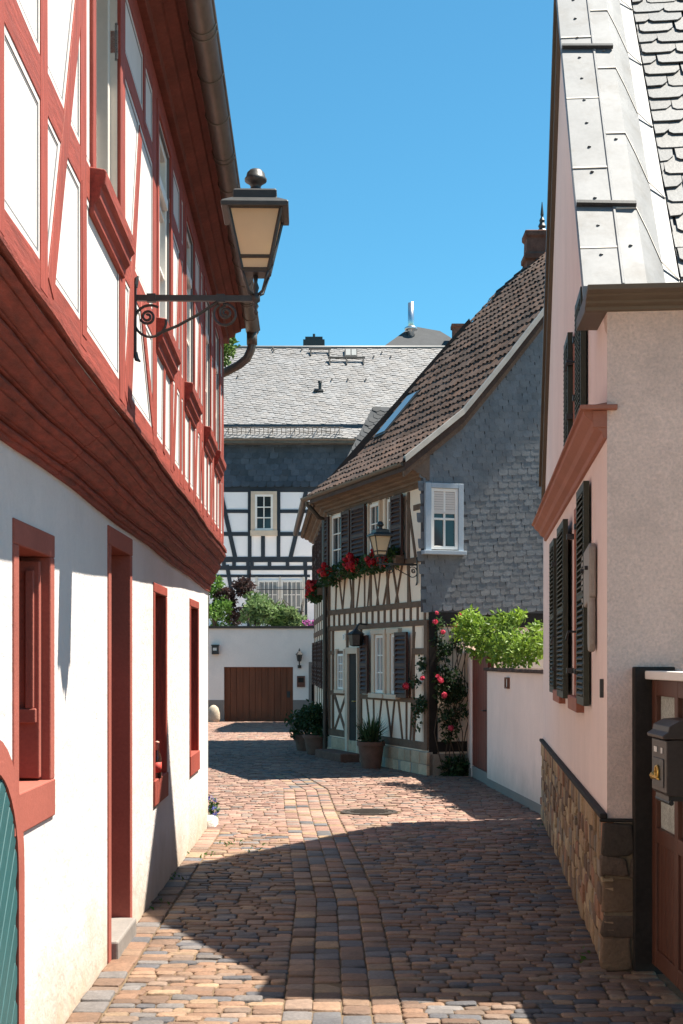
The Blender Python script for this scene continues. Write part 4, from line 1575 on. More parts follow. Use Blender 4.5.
# eave boards, gutter
s = MB()
pr = [(0, 4.07), (.05, 4.075), (.055, 4.11), (.12, 4.13), (.13, 4.155), (.20, 4.17), (.21, 4.195), (.29, 4.21), (.30, 4.25), (0, 4.45)]
s.loft([[TF.P(t, z, o) for o, z in pr] for t in (-.05, LT + .1)])
s.loft([[TW.P(t, z, o) for o, z in pr] for t in (.10, LW)])
s.build('eave_boards', M['eave_wood'], th, bevel=.003)
s = MB()
for W_, t0, t1 in ((TF, -.1, LT + .12), (TW, .02, LW)):
    rings = []
    for t in (t0, t1):
        p = W_.P(t, 4.30, .40)
        rings.append([p + W_.n * (.06 * math.cos(a)) + UZ * (.06 * math.sin(a)) for a in [math.pi + math.pi * k / 8 for k in range(9)]])
    s.loft(rings)
p = TF.P(LT + .02, 4.24, .36)
q = TF.P(LT - .02, 3.95, .07)
s.tube([p, p - UZ * .05, q + UZ * .02 + TF.n * .1, q, q - UZ * .2, q - UZ * 3.9], .038, 8)
s.build('gutter', M['iron_brown'], th, smooth=True, auto=50)
# roof of the side front
s = MB()
pts = [TW.P(0, 4.30, .30), TW.P(LW, 4.30, .30), TW.P(LW, 7.4, -2.4), TW.P(0.2, 7.4, -2.4)]
s.prism(pts, (.05, 0, -.12))
s.build('side_roof', M['tile'], th)
# slate cladding of the gable
s = MB()
NG = TG.n
lim = lambda u: rz_(u) - .16
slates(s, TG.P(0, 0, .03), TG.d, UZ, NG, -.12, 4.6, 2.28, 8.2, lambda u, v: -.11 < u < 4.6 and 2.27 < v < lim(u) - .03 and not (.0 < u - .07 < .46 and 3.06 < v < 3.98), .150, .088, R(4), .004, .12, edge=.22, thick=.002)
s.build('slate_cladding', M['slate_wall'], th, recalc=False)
s = MB()
wpoly(s, TG, [(-.03, 2.25), (WD - 3, 2.25), (WD - 3, lim(WD - 3)), (-.03, lim(-.03))] if False else [(-.115, 2.26), (4.7, 2.26), (4.7, 7.4), (RS, lim(RS)), (3.0, lim(3.0)), (1.8, lim(1.8)), (1.1, lim(1.1)), (.47, lim(.47)), (-.115, lim(-.115) - .02)], .0, .028)
s.build('cladding_base', M['black_under'], th)
# gable window
ga, gz0 = TG.at(431, 549, .07)
gb, gz1 = TG.at(458, 489, .07)
win = window(th, TG, ga, gb, gz0, gz1, .075, M['white_wood'], M['glass'], 2, 2, .045, .03, .04)
s = MB()
for q0, q1 in ((ga - .085, ga - .002), (gb + .002, gb + .075)):
    wbox(s, TG, q0, q1, gz0 - .02, gz1 + .07, .0, .095)
wbox(s, TG, ga - .002, gb + .002, gz1 + .002, gz1 + .07, .0, .094)
s.build('casing', M['slategrey_frame'], win, bevel=.004)
s = MB()
wbox(s, TG, ga - .13, gb + .10, gz0 - .075, gz0 - .021, .0, .15)
s.build('sill', M['slategrey_frame'], win, bevel=.004)
s = MB()
zb = gz0 + (gz1 - gz0) * .62
z = zb
while z < gz1 - .05:
    wbox(s, TG, ga + .045, gb - .045, z, min(z + .03, gz1 - .045), .050, .068)
    z += .034
wbox(s, TG, ga + .04, gb - .04, zb - .03, zb, .045, .074)
s.build('blind', M['blind'], win)
# chimney with ornate finial behind it
cpx = TF.o + TF.d * (LT - .55) + TG.d * 3.6
cz = 8.06
s = MB()
s.lathe((cpx.x, cpx.y, cz), [(.30, -.6), (.30, .35), (.36, .38), (.36, .46), (.30, .50), (.29, .74), (.34, .78), (.34, .86), (.26, .88)], 4, sq=True)
ch = s.build('chimney', M['brick'], th, bevel=.01)
s = MB()
s.lathe((cpx.x + .10, cpx.y + .15, cz + .86), [(.10, 0), (.09, .10), (.05, .14), (.07, .18), (.04, .24), (.05, .28), (.02, .34), (.03, .38), (.006, .60)], 8)
s.build('finial', M['iron'], ch)

# ------------------------------------------------------------------ garage front with terrace
GY = 46.0
gzr = gz(GY)
kx = lambda px, Y: (px - CX) / F * Y
kz = lambda py, Y: EYE + (HY - py) / F * Y
GF = WF(0, GY, 1, 0)
gg = thing('garage', 'white rendered garage front with brown board door below the terrace', 'garage', (kx(260, GY), GY, gzr))
s = MB()
gx0, gx1 = kx(224, GY), kx(293, GY)
dx0, dx1 = kx(311.5, GY), kx(323, GY)
wall_holes(s, GF, -12, 3, gzr - .2, kz(628, GY), [(gx0, gx1, gzr - .2, kz(667, GY)), (dx0, dx1, gzr - .2, kz(664, GY))], .25, 0, 0)
s.prism([(-12, GY + .02, kz(628, GY) - .02), (3, GY + .02, kz(628, GY) - .02), (3, GY + 6, kz(628, GY) - .02), (-12, GY + 6, kz(628, GY) - .02)], (0, 0, -.2))
s.build('wall', M['white_wall'], gg)
s = MB()
wbox(s, GF, -12, 3, kz(628.5, GY), kz(626, GY), -.3, .06)
s.build('coping', M['iron_brown'], gg)
s = MB()
for a, b in ((-12, gx0), (gx1, dx0 - .09)):
    wbox(s, GF, a, b, gzr - .1, kz(700, GY), 0, .012)
for a, b in ((dx0 - .09, dx0), (dx1, dx1 + .2)):
    wbox(s, GF, a, b, gzr - .1, kz(662, GY), -.05, .02)
wbox(s, GF, dx0, dx1, kz(664, GY), kz(662, GY), -.05, .02)
s.build('plinth', M['bluegrey'], gg)
s = MB()
n = 11
for k in range(n):
    w = (gx1 - gx0) / n
    wbox(s, GF, gx0 + k * w + .006, gx0 + (k + 1) * w - .006, gzr, kz(667, GY), -.16, -.12 + .008 * (k % 2))
wbox(s, GF, gx0, gx1, gzr, kz(667, GY), -.24, -.155)
for z in (.12, .95):
    wbox(s, GF, gx0 + .02, gx1 - .02, gzr + z, gzr + z + .035, -.13, -.105)
gd = s.build('garage_door', M['garage_wood'], gg)
s = MB()
wbox(s, GF, gx1 - .20, gx1 - .10, gzr + .78, gzr + .98, -.12, -.08)
s.build('handle', M['iron'], gd)
s = MB()
wbox(s, GF, dx0, dx1, gzr, kz(664, GY), -.24, -.2)
s.build('door', M['wood_black'], gg)
# small fittings on the garage wall
s = MB()
lx, lz = kx(299.5, GY), kz(658, GY)
wl_ = thing('wall_lantern', 'small black wall lantern to the right of the garage door', 'lamp', (lx, GY - .1, lz - .3))
s.lathe((lx, GY - .14, lz), [(.02, -.12), (.065, -.10), (.10, .10), (.13, .11), (.05, .20), (.02, .22), (.03, .25), (.005, .32)], 6)
s.build('lantern_body', M['iron'], wl_)
s = MB()
s.tube([(lx, GY, lz - .28), (lx, GY - .08, lz - .30), (lx, GY - .14, lz - .24), (lx, GY - .14, lz - .12)], .022, 8)
s.lathe((lx, GY - .02, lz - .33), [(.06, 0), (.06, .10)], 10)
s.build('bracket', M['iron'], wl_)
s = MB()
lx, lz = kx(215.5, GY), kz(650, GY)
s.box(lx - .11, lx + .11, GY - .16, GY, lz - .14, lz + .14)
s.box(lx - .13, lx + .13, GY - .19, GY, lz + .14, lz + .17)
s.box(lx - .07, lx + .05, GY - .165, GY - .16, lz - .02, lz + .07, 1)
tag(s.build('wall_lamp', [M['iron'], M['paper']], base=(lx, GY, lz)), 'boxy dark wall lamp to the left of the garage door', 'lamp')
s = MB()
lx, lz = kx(301, GY), kz(681.5, GY)
s.box(lx - .13, lx + .13, GY - .05, GY, lz - .18, lz + .18)
s.box(lx - .09, lx + .09, GY - .055, GY - .05, lz - .03, lz + .12, 1)
tag(s.build('notice_case', [M['brick'], M['wood_black']], base=(lx, GY, lz), bevel=.01), 'dark brown notice case on the white wall right of the garage door', 'notice case')
s = MB()
bl = (kx(213.5, GY - .7), GY - .7, gz(GY - .7))
s.lathe(bl, [(.16, -.05), (.21, .12), (.20, .30), (.15, .46), (.06, .54), (.01, .55)], 9)
o = s.build('boulder', M['boulder'], base=bl, smooth=True)
o.scale = (1.0, .8, 1.0)
tag(o, 'pale upright boulder at the foot of the garage wall', 'boulder')

# ------------------------------------------------------------------ white house with blue-black timbers
BY = 50.0
BF = WF(0, BY, 1, 0)
bh = thing('white_timbered_house', 'tall white house with blue black timbers and pale slate roof closing the lane', 'house', (-2, BY + 4, 2.5))
X0, X1 = -12, 5
s = MB()
wbox(s, BF, X0, X1, 2.0, kz(488, BY), -.3, 0)
s.box(X0, X1, BY + 9, BY + 9.3, 2.0, 9)
s.prism([(X1, BY + .3, 2), (X1, BY + 9, 2), (X1, BY + 9, 9.2), (X1, BY + 4.7, 13.3), (X1, BY + .3, 9.2)], (-.3, 0, 0))
s.build('wall', M['infill_cool'], bh)
s = MB()
bt = [0]


def BB(x0, y0, x1, y1, w):
    bt[0] += 1
    wbeam(s, BF, (kx(x0, BY), kz(y0, BY)), (kx(x1, BY), kz(y1, BY)), w, -.02, .02 + .0006 * bt[0])


BB(60, 487, 460, 487, .36)
BB(60, 559.5, 400, 559.5, .19)
BB(60, 568, 400, 568, .15)
BB(60, 576, 310, 576, .09)
for (a, b) in ((60, 250), (279, 400)):
    BB(a, 511.3, b, 511.3, .125)
    BB(a, 534, b, 534, .14)
for x in (249.7, 278.5):
    BB(x, 490, x, 560, .13)
BB(263, 535, 263, 560, .14)
BB(221.5, 496, 235.5, 559, .15)
BB(227, 565, 233, 600, .14)
BB(306, 492, 290, 560, .15)
BB(305.5, 560, 305.5, 628, .12)
for x in (248, 224, 234, 252, 269.5, 287.5, 305):
    BB(x, 560, x, 569, .13)
BB(249, 568, 249, 628, .13)
for x in (200, 180, 150, 320, 345):
    BB(x, 490, x, 628, .14)
BB(190, 494, 210, 558, .14)
s.build('timber_frame', M['timber_navy'], bh)
# slate band under the eave
s = MB()
bz0, bz1 = kz(484, BY - .2), kz(432, BY - .2)
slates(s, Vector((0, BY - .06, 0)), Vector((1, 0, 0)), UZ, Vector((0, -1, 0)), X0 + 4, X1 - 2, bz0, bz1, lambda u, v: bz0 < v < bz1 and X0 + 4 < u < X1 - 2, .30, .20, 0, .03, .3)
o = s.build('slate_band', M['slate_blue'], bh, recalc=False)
s = MB()
s.box(X0, X1, BY - .05, BY, bz0 - .03, bz1 + .3)
s.build('band_base', M['slate_blue'], bh)
# windows
win = window(bh, BF, kx(255, BY), kx(273, BY), kz(530.5, BY), kz(494.5, BY), .06, M['white_wood'], M['glass'], 2, 3, .075, .035, .06)
s = MB()
for a, b, c, d in ((251, 254.9, 534, 491.5), (273.1, 277, 534, 491.5)):
    wbox(s, BF, kx(a, BY), kx(b, BY), kz(c, BY), kz(d, BY), 0, .075)
wbox(s, BF, kx(254.9, BY), kx(273.1, BY), kz(494.4, BY), kz(491.5, BY), 0, .074)
wbox(s, BF, kx(250.5, BY), kx(277.5, BY), kz(536, BY), kz(530.6, BY), 0, .11)
s.build('casing', M['timber_pale'], win)
win = window(bh, BF, kx(281, BY), kx(302.5, BY), kz(622, BY), kz(580, BY), .06, M['white_wood'], M['curtain'], 4, 3, .08, .035, .06, label='lower window with curtains behind bars')
w2_ = window(bh, BF, kx(258, BY), kx(279, BY), kz(622, BY), kz(580, BY), .06, M['white_wood'], M['curtain'], 4, 3, .08, .035, .06)
s = MB()
for a, b in ((255.5, 257.9), (279.1, 280.9), (302.6, 305)):
    wbox(s, BF, kx(a, BY), kx(b, BY), kz(624, BY), kz(577, BY), 0, .075)
s.build('casing', M['grey_wood'], win)
s = MB()
for k in range(8):
    x = kx(260 + k * 5.9, BY)
    s.box(x - .008, x + .008, BY - .16, BY - .13, kz(624, BY), kz(582, BY))
for z in (kz(590, BY), kz(612, BY)):
    s.box(kx(257, BY), kx(304, BY), BY - .165, BY - .135, z, z + .025)
s.build('window_bars', M['timber_navy'], win)
# roof
EY, EZ, RY, RZb = BY - .55, kz(438, BY - .55), BY + 4.6, kz(348, BY + 4.6)
RX0, RX1 = X0, kx(344, EY)
s = MB()
XR = 6.0
s.prism([(X0, EY, EZ), (X0, RY, RZb), (X0, RY + 5.2, EZ), (X0, RY + 5.2, EZ - .15), (X0, RY, RZb - .18), (X0, EY, EZ - .12)], (XR - X0, 0, 0))
rf = s.build('roof', M['slate_roof'], bh)
s = MB()
Vb = Vector((0, RY - EY, RZb - EZ))
LB = Vb.length
Vb.normalize()
Nb = Vector((1, 0, 0)).cross(Vb)
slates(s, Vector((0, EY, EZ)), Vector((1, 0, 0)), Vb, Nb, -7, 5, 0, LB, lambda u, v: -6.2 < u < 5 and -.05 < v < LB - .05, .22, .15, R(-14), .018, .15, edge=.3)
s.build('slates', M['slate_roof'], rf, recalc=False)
s = MB()
s.tube([(X0, RY, RZb + .02), (XR, RY, RZb + .02)], .07, 8)
s.build('ridge', M['slate_front'], rf, smooth=True)
s = MB()
s.loft([[(x, EY - .09 + .07 * math.cos(a), EZ - .03 + .07 * math.sin(a)) for a in [math.pi + math.pi * k / 8 for k in range(9)]] for x in (X0, XR)])
s.box(X0, XR, EY - .01, BY - .02, EZ - .16, EZ - .12)
s.build('gutter', M['zinc_gutter'], rf)


def BR(px, py):
    """point on the front slope seen at a pixel of the photograph"""
    rx, rz = (px - CX) / F, (HY - py) / F
    k = (Nb.y * EY + Nb.z * (EZ - EYE)) / (Nb.y + Nb.z * rz)
    return Vector((rx * k, k, EYE + rz * k))


s = MB()
sg = MB()
for k in range(52):
    x = -5.5 + k * .155
    if x > BR(343, 436).x:
        break
    p = Vector((x, 0, 0)) + Vector((0, EY, EZ)) + Vb * .25
    sg.tube([p, p + Nb * .30], .012, 5)
    if k % 5 == 0:
        sg.tube([p + Nb * .28, p + Vb * .35], .014, 5)
for h in (.10, .28):
    sg.tube([Vector((-5.6, EY, EZ)) + Vb * .25 + Nb * h, Vector((BR(343, 436).x, EY, EZ)) + Vb * .25 + Nb * h], .012, 5)
sg.build('snow_guard', M['zinc_gutter'], rf)
for (xa, xb, py) in ((309, 331, 352), (328, 365, 361)):
    s = MB()
    A, Bp = BR(xa, py) + Nb * .14, BR(xb, py) + Nb * .14
    s.tube([A, Bp], .045, 6)
    n = 3 if xb - xa > 30 else 2
    for i in range(n):
        q = A + (Bp - A) * (i + .1) / (n - .8)
        s.tube([q, q - Nb * .10 - Vb * .35], .03, 6)
        s.tube([q - Nb * .10 - Vb * .35, q - Nb * .13 + Vb * .1], .03, 6)
    s.build('roof_step', M['iron'], rf)
s = MB()
c = BR(351, 355)
s.prism([c + Vector((-.24, 0, 0)) - Vb * .28 + Nb * .1, c + Vector((.24, 0, 0)) - Vb * .28 + Nb * .1, c + Vector((.24, 0, 0)) + Vb * .30 + Nb * .14, c + Vector((-.24, 0, 0)) + Vb * .30 + Nb * .14], Nb * -.14)
sk = s.build('skylight', M['iron'], rf)
s = MB()
for q0, q1 in ((-.2, -.02), (.02, .2)):
    s.prism([c + Vector((q0, 0, 0)) - Vb * .22 + Nb * .107, c + Vector((q1, 0, 0)) - Vb * .22 + Nb * .107, c + Vector((q1, 0, 0)) + Vb * .2 + Nb * .14, c + Vector((q0, 0, 0)) + Vb * .2 + Nb * .14], Nb * .01)
s.build('pane', M['curtain'], sk)
s = MB()
p = BR(320, 392)
s.tube([p, p + UZ * .34], .06, 8)
s.tube([p + UZ * .33, p + UZ * .40], [.09, .07], 8)
s.tube([p + Vector((-.22, -.02, .05)), p + Vector((.12, 0, .03))], .07, 8)
s.build('vent_pipe', M['iron'], rf)
s = MB()
for (px, py) in ((238, 377), (274, 351), (332, 380), (348, 380), (366, 380), (273, 349), (302, 350), (382, 353), (374, 357), (391, 357)):
    q = BR(px, py)
    s = MB()
    s.tube([q + Nb * .02, q + Nb * .08 - Vb * .02, q + Nb * .10 - Vb * .12], .025, 5)
    s.build('roof_hook', M['iron'], rf)
s = MB()
cx_, cy_ = kx(314, RY + 1.5), RY + 1.5
s.box(cx_ - .42, cx_ + .42, cy_ - .3, cy_ + .3, RZb - 1.5, kz(341, cy_))
s.box(cx_ - .34, cx_ + .34, cy_ - .25, cy_ + .25, kz(341, cy_), kz(338, cy_))
s.tube([(cx_, cy_, kz(338, cy_)), (cx_, cy_, kz(334, cy_))], .05, 8)
s.build('chimney', M['iron'], bh)

# annex with dark hipped slate roof in front of it
an = thing('slate_annex', 'dark slate hipped roof of a side building behind the brown tiled roof', 'building', (2, 41, -.3))
s = MB()
s.box(-.05, 6, 37.6, 45.7, -.5, 6.0)
s.build('wall', M['white_wall'], an)
A0, A1 = Vector((-.32, 37.25, 6.0)), Vector((-.32, 45.6, 6.0))
R0 = Vector((.86, 40.0, kz(408, 40.0)))
R1 = Vector((6.2, 40.0, kz(408, 40.0)))
s = MB()
s.add([A0, A1, R0, R1, (6.2, 37.25, 6.0), (6.2, 45.6, 6.0)], [(0, 4, 3, 2), (0, 2, 1), (1, 2, 3, 5), (0, 1, 5, 4), (4, 5, 3)])
rf = s.build('roof', M['slate_new'], an)
s = MB()
Va = Vector((0, 40.0 - 37.25, R0.z - 6.0))
La = Va.length
Va.normalize()
Na = Vector((1, 0, 0)).cross(Va)
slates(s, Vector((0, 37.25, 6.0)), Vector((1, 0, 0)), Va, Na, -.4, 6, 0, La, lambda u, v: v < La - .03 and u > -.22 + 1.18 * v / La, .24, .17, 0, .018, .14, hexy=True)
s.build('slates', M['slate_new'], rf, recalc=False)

# far hipped roof with steel flue
fh = thing('distant_house', 'distant grey hip roof with steel flue showing above the pale slate ridge', 'house', (kx(420, 75), 76, 0))
s = MB()
fx0, fx1 = kx(380, 75), kx(470, 75)
s.box(fx0 + .3, fx1 - .3, 75.4, 82, -.5, kz(349, 75))
s.build('wall', M['white_wall'], fh)
s = MB()
z0 = kz(349, 75)
s.add([(fx0, 75, z0), (fx1, 75, z0), (fx1, 82.5, z0), (fx0, 82.5, z0), (kx(412, 78), 78, kz(326, 78)), (kx(440, 78), 78, kz(331, 78))], [(0, 1, 5, 4), (1, 2, 5), (2, 3, 4, 5), (3, 0, 4), (3, 2, 1, 0)])
s.build('roof', M['slate_new'], fh)
s = MB()
s.tube([(kx(411, 77), 77, kz(340, 77)), (kx(411, 77), 77, kz(303, 77))], .17, 10)
s.lathe((kx(411, 77), 77, kz(330, 77)), [(.35, 0), (.35, .12), (.2, .2)], 10)
s.build('flue', M['steel'], fh, smooth=True)
s = MB()
s.lathe((kx(459, 76), 76, kz(345, 76)), [(.5, 0), (.5, .85), (.6, .9), (.6, 1.05)], 4, sq=True)
s.build('chimney', M['brick'], fh)

# ------------------------------------------------------------------ street lamps
def street_lamp(name, loc, rotz, label, group):
    root = thing(name, label, 'street lamp', loc, group)
    LOC[root] = Vector((0, 0, 0))        # parts are modelled about the wall mount, arm along +X
    s = MB()
    s.box(.0, .012, -.014, .014, -.26, .06)
    s.tube([(.005, 0, .05), (.012, 0, .085), (.02, 0, .10)], [.014, .012, .004], 6)
    s.tube([(.005, 0, -.25), (.014, 0, -.28), (.03, 0, -.29)], [.014, .012, .004], 6)
    s.box(.008, .555, -.011, .011, -.013, .013)
    for x in (.08, .395):
        s.box(x - .02, x + .02, -.016, .016, -.018, .018)

    def spiral(cx, cz, r0, r1, a0, turns, r=.0065):
        n = int(28 * turns)
        s.tube([(cx + (r0 + (r1 - r0) * k / n) * math.cos(a0 + 2 * math.pi * turns * k / n), 0, cz + (r0 + (r1 - r0) * k / n) * math.sin(a0 + 2 * math.pi * turns * k / n)) for k in range(n + 1)], r, 6)
    spiral(.075, -.105, .072, .072, R(60), .85)
    spiral(.062, -.085, .034, .008, R(200), 1.8)
    s.tube([(.105, 0, -.165), (.20, 0, -.125), (.30, 0, -.07), (.385, 0, -.012)], .007, 6)
    spiral(.415, -.072, .052, .046, R(120), .95)
    spiral(.418, -.065, .030, .008, R(90), 1.6)
    bo = s.build('bracket', M['iron'], root, smooth=True, auto=40)
    X = .555
    s = MB()
    s.lathe((X, 0, 0), [(.004, -.075), (.012, -.062), (.006, -.05), (.014, -.035), (.008, -.02), (.020, -.012), (.020, .014), (.010, .03), (.016, .05), (.008, .075), (.012, .105)], 10)
    for sx, sy in ((1, 1), (-1, 1), (1, -1), (-1, -1)):
        s.tube([(X + sx * .01, sy * .01, .015), (X + sx * .032, sy * .032, .030), (X + sx * .045, sy * .045, .075), (X + sx * .058, sy * .058, .115)], .006, 6)
    s.build('stem', M['iron'], root, smooth=True)
    zb, zt, hb, ht = .120, .385, .060, .118
    s = MB()
    for sx, sy in ((1, 1), (-1, 1), (1, -1), (-1, -1)):
        s.tube([(X + sx * hb, sy * hb, zb), (X + sx * ht, sy * ht, zt)], .0085, 4)
    for h, z in ((hb, zb), (hb + .011, zb + .055), (ht, zt)):
        for a in range(4):
            c, d = [(1, 1), (-1, 1), (-1, -1), (1, -1)][a], [(-1, 1), (-1, -1), (1, -1), (1, 1)][a]
            s.tube([(X + c[0] * h, c[1] * h, z), (X + d[0] * h, d[1] * h, z)], .0085, 4)
    q = math.sqrt(2)
    s.lathe((X, 0, 0), [(hb * q, zb - .012), (hb * q, zb)], 4, sq=True)
    s.build('lantern_frame', M['iron'], root)
    s = MB()
    for k in range(4):
        c, d = [(1, 1), (-1, 1), (-1, -1), (1, -1)][k], [(-1, 1), (-1, -1), (1, -1), (1, 1)][k]
        m_ = .95
        s.add([(X + c[0] * hb * m_, c[1] * hb * m_, zb), (X + d[0] * hb * m_, d[1] * hb * m_, zb), (X + d[0] * ht * m_, d[1] * ht * m_, zt), (X + c[0] * ht * m_, c[1] * ht * m_, zt)], [(0, 1, 2, 3)])
    s.build('lamp_glass', M['lamp_glass'], root)
    s = MB()
    s.lathe((X, 0, 0), [(.150 * q, .380), (.152 * q, .40), (.145 * q, .408), (.110 * q, .428), (.098 * q, .432), (.098 * q, .466), (.092 * q, .474), (.05 * q, .487), (.03, .49)], 4, sq=True)
    s.build('lantern_roof', M['iron'], root, bevel=.003)
    s = MB()
    s.lathe((X, 0, 0), [(.036, .485), (.026, .50), (.023, .51), (.030, .522), (.050, .535), (.051, .548), (.044, .556), (.040, .574), (.026, .588), (.010, .594), (.001, .595)], 14)
    s.build('lantern_cap', M['iron'], root, smooth=True)
    LOC[root] = Vector(loc)
    root.rotation_euler = (0, 0, rotz)
    return root


GRP = 'wall mounted street lanterns'
lt, lz = LU.at(132.5, 298)
lamp1 = street_lamp('street_lamp', LU.P(lt, lz, .006), math.atan2(LU.n.y, LU.n.x), 'large black lantern with cream glass on a scrolled bracket on the red timbered house', GRP)
lamp2 = lamp1.copy()
col.objects.link(lamp2)
for chd in lamp1.children:
    c2 = chd.copy()
    col.objects.link(c2)
    c2.parent = lamp2
lamp2.location = TF.P(.36, kz(564, 19.8), .02)
lamp2.rotation_euler = (0, 0, math.atan2(TF.n.y, TF.n.x))
lamp2["label"] = 'smaller looking street lantern in front of the cream timbered house above the geraniums'

# hanging lantern over the cream house's door
dl = TF.at(356, 640, .2)
dlt = thing('door_lantern', 'black lantern fixed over the door of the cream timbered house', 'lamp', TF.P(dl[0], dl[1], .2))
c = TF.P(dl[0], dl[1] - .1, .2)
s = MB()
s.lathe(c, [(.05, 0), (.10, .02), (.12, .18), (.14, .19), (.05, .25), (.02, .28)], 6)
s.build('lantern_body', M['iron'], dlt)
s = MB()
s.tube([TF.P(dl[0], dl[1] + .24, 0), TF.P(dl[0], dl[1] + .25, .15), TF.P(dl[0], dl[1] + .18, .2)], .016, 6)
s.build('bracket', M['iron'], dlt)

# ------------------------------------------------------------------ small things in the lane
mh = thing('manhole_cover', 'round iron manhole cover in the pink paving', 'manhole cover', (MANHOLE[0], MANHOLE[1], 0))
s = MB()
s.lathe((MANHOLE[0], MANHOLE[1], 0), [(.245, -.02), (.245, .010), (.235, .012)], 28)
for k in range(-3, 4):
    w = math.sqrt(.21 ** 2 - (k * .06) ** 2) - .01
    s.box(MANHOLE[0] - w, MANHOLE[0] + w, MANHOLE[1] + k * .06 - .012, MANHOLE[1] + k * .06 + .012, .010, .017)
s.build('cover', M['iron_brown'], mh)
s = MB()
n = 32
for (r0, r1, z0, z1) in ((.252, .30, -.02, .014),):
    rg = []
    for r, z in ((r0, z0), (r0, z1), (r1, z1), (r1, z0)):
        rg.append([(MANHOLE[0] + r * math.cos(2 * math.pi * k / n), MANHOLE[1] + r * math.sin(2 * math.pi * k / n), z) for k in range(n)])
    s.loft(rg, caps=False)
s.build('rim', M['iron_brown'], mh)

bt_ = LL.P(9.62, w2[2], .0)
bo = thing('beer_bottle', 'brown glass bottle with red label standing on the narrow red window sill', 'bottle', bt_)
s = MB()
s.lathe(bt_, [(.028, 0), (.031, .006), (.031, .135), (.027, .155), (.014, .185), (.013, .235)], 14)
s.build('bottle_glass', M['bottle'], bo, smooth=True)
s = MB()
s.lathe(bt_, [(.0318, .04), (.0318, .11)], 14)
s.build('bottle_label', M['label_red'], bo, smooth=True)
s = MB()
s.lathe(bt_, [(.0145, .19), (.0138, .236), (.0155, .238), (.0155, .248), (.004, .252)], 12)
s.build('bottle_cap', M['foil'], bo, smooth=True)

s = MB()
clumps(s, [(LL.P(END_L + .12, .14, .02), (.07, .10, .12))], 160, .04, (.02, .05, .012), (.06, .12, .03), 0)
bfl = tag(s.build('blue_flowers', M['leaf'], base=LL.P(END_L + .12, 0, .02), recalc=False), 'small clump of blue violet flowers at the far corner of the red timbered house', 'flowers')
s = MB()
for k in range(22):
    d = rnd_dir()
    blossom(s, LL.P(END_L + .12, .17, .02) + Vector((d.x * .07, d.y * .1, d.z * .10)), .018, (.13, .14, .45), 0, 6)
s.build('blossoms', M['petal'], bfl, recalc=False)

s = MB()
for (x, y, n) in ((-.95, 12.3, 26), (-1.12, 11.6, 18), (-1.19, 9.2, 10), (-.75, 11.9, 14), (-1.2, 10.4, 12), (1.32, 7.6, 10), (1.95, 13.5, 14)):
    for _ in range(n):
        leaf(s, Vector((x + random.gauss(0, .05), y + random.gauss(0, .10), .008)), random.uniform(.02, .05), UZ, (random.uniform(.04, .10), random.uniform(.10, .17), .03), 0, .4)
tag(s.build('weeds', M['leaf'], base=(-1, 11.8, 0), recalc=False), 'sparse green weeds growing in the paving joints', 'weeds', kind='stuff')


# ------------------------------------------------------------------ plants
def geranium(W, t0, t1, z, label, reds):
    heads = [t0 + (t1 - t0) * random.uniform(.08, .72) for _ in range(max(1, int((t1 - t0) / .45)))]
    root = thing('geranium_box', label, 'flower box', W.P((t0 + t1) / 2, z, .1), 'red geranium boxes on the cream timbered house')
    s = MB()
    wbox(s, W, t0, t1, z, z + .12, .04, .18)
    s.build('planter', M['timber_brown'], root, bevel=.006)
    s = MB()
    n = max(2, int((t1 - t0) / .22))
    cs = [(W.P(t0 + (t1 - t0) * (k + .5) / n, z + .12 + random.uniform(-.04, .04), .17), (.12, .10, .09)) for k in range(n)]
    cs += [(W.P(t0 + (t1 - t0) * (k + .5) / n, z - .01, .20), (.11, .06, .08)) for k in range(n)]
    clumps(s, cs, 190 * n, .05, (.016, .035, .012), (.06, .12, .03), 0, .9)
    s.build('foliage', M['leaf'], root, recalc=False)
    s = MB()
    for k in range(int(reds * (t1 - t0) / .1)):
        t = min(t1, max(t0, random.choice(heads) + random.gauss(0, .11)))
        blossom(s, W.P(t, z + .13 + random.uniform(-.13, .11), .25 + random.uniform(-.05, .08)), .045, random.choice([(.62, .025, .035), (.50, .015, .03), (.72, .06, .06)]), 0, 16)
    s.build('blossoms', M['petal'], root, recalc=False)
    return root


geranium(TF, TX(349), TX(333), 2.90, 'red geranium box under the shuttered window nearest the drainpipe', 2.2)
geranium(TF, TX(371), TX(354), 2.97, 'red geranium box left of the street lantern on the cream house', 3.6)
geranium(TF, TX(407), TX(372), 2.98, 'wide geranium box behind the street lantern, dark foliage at its right end', 2.0)
geranium(TW, .15, 1.5, 2.70, 'red geranium box round the corner, leftmost on the cream house', 6.0)


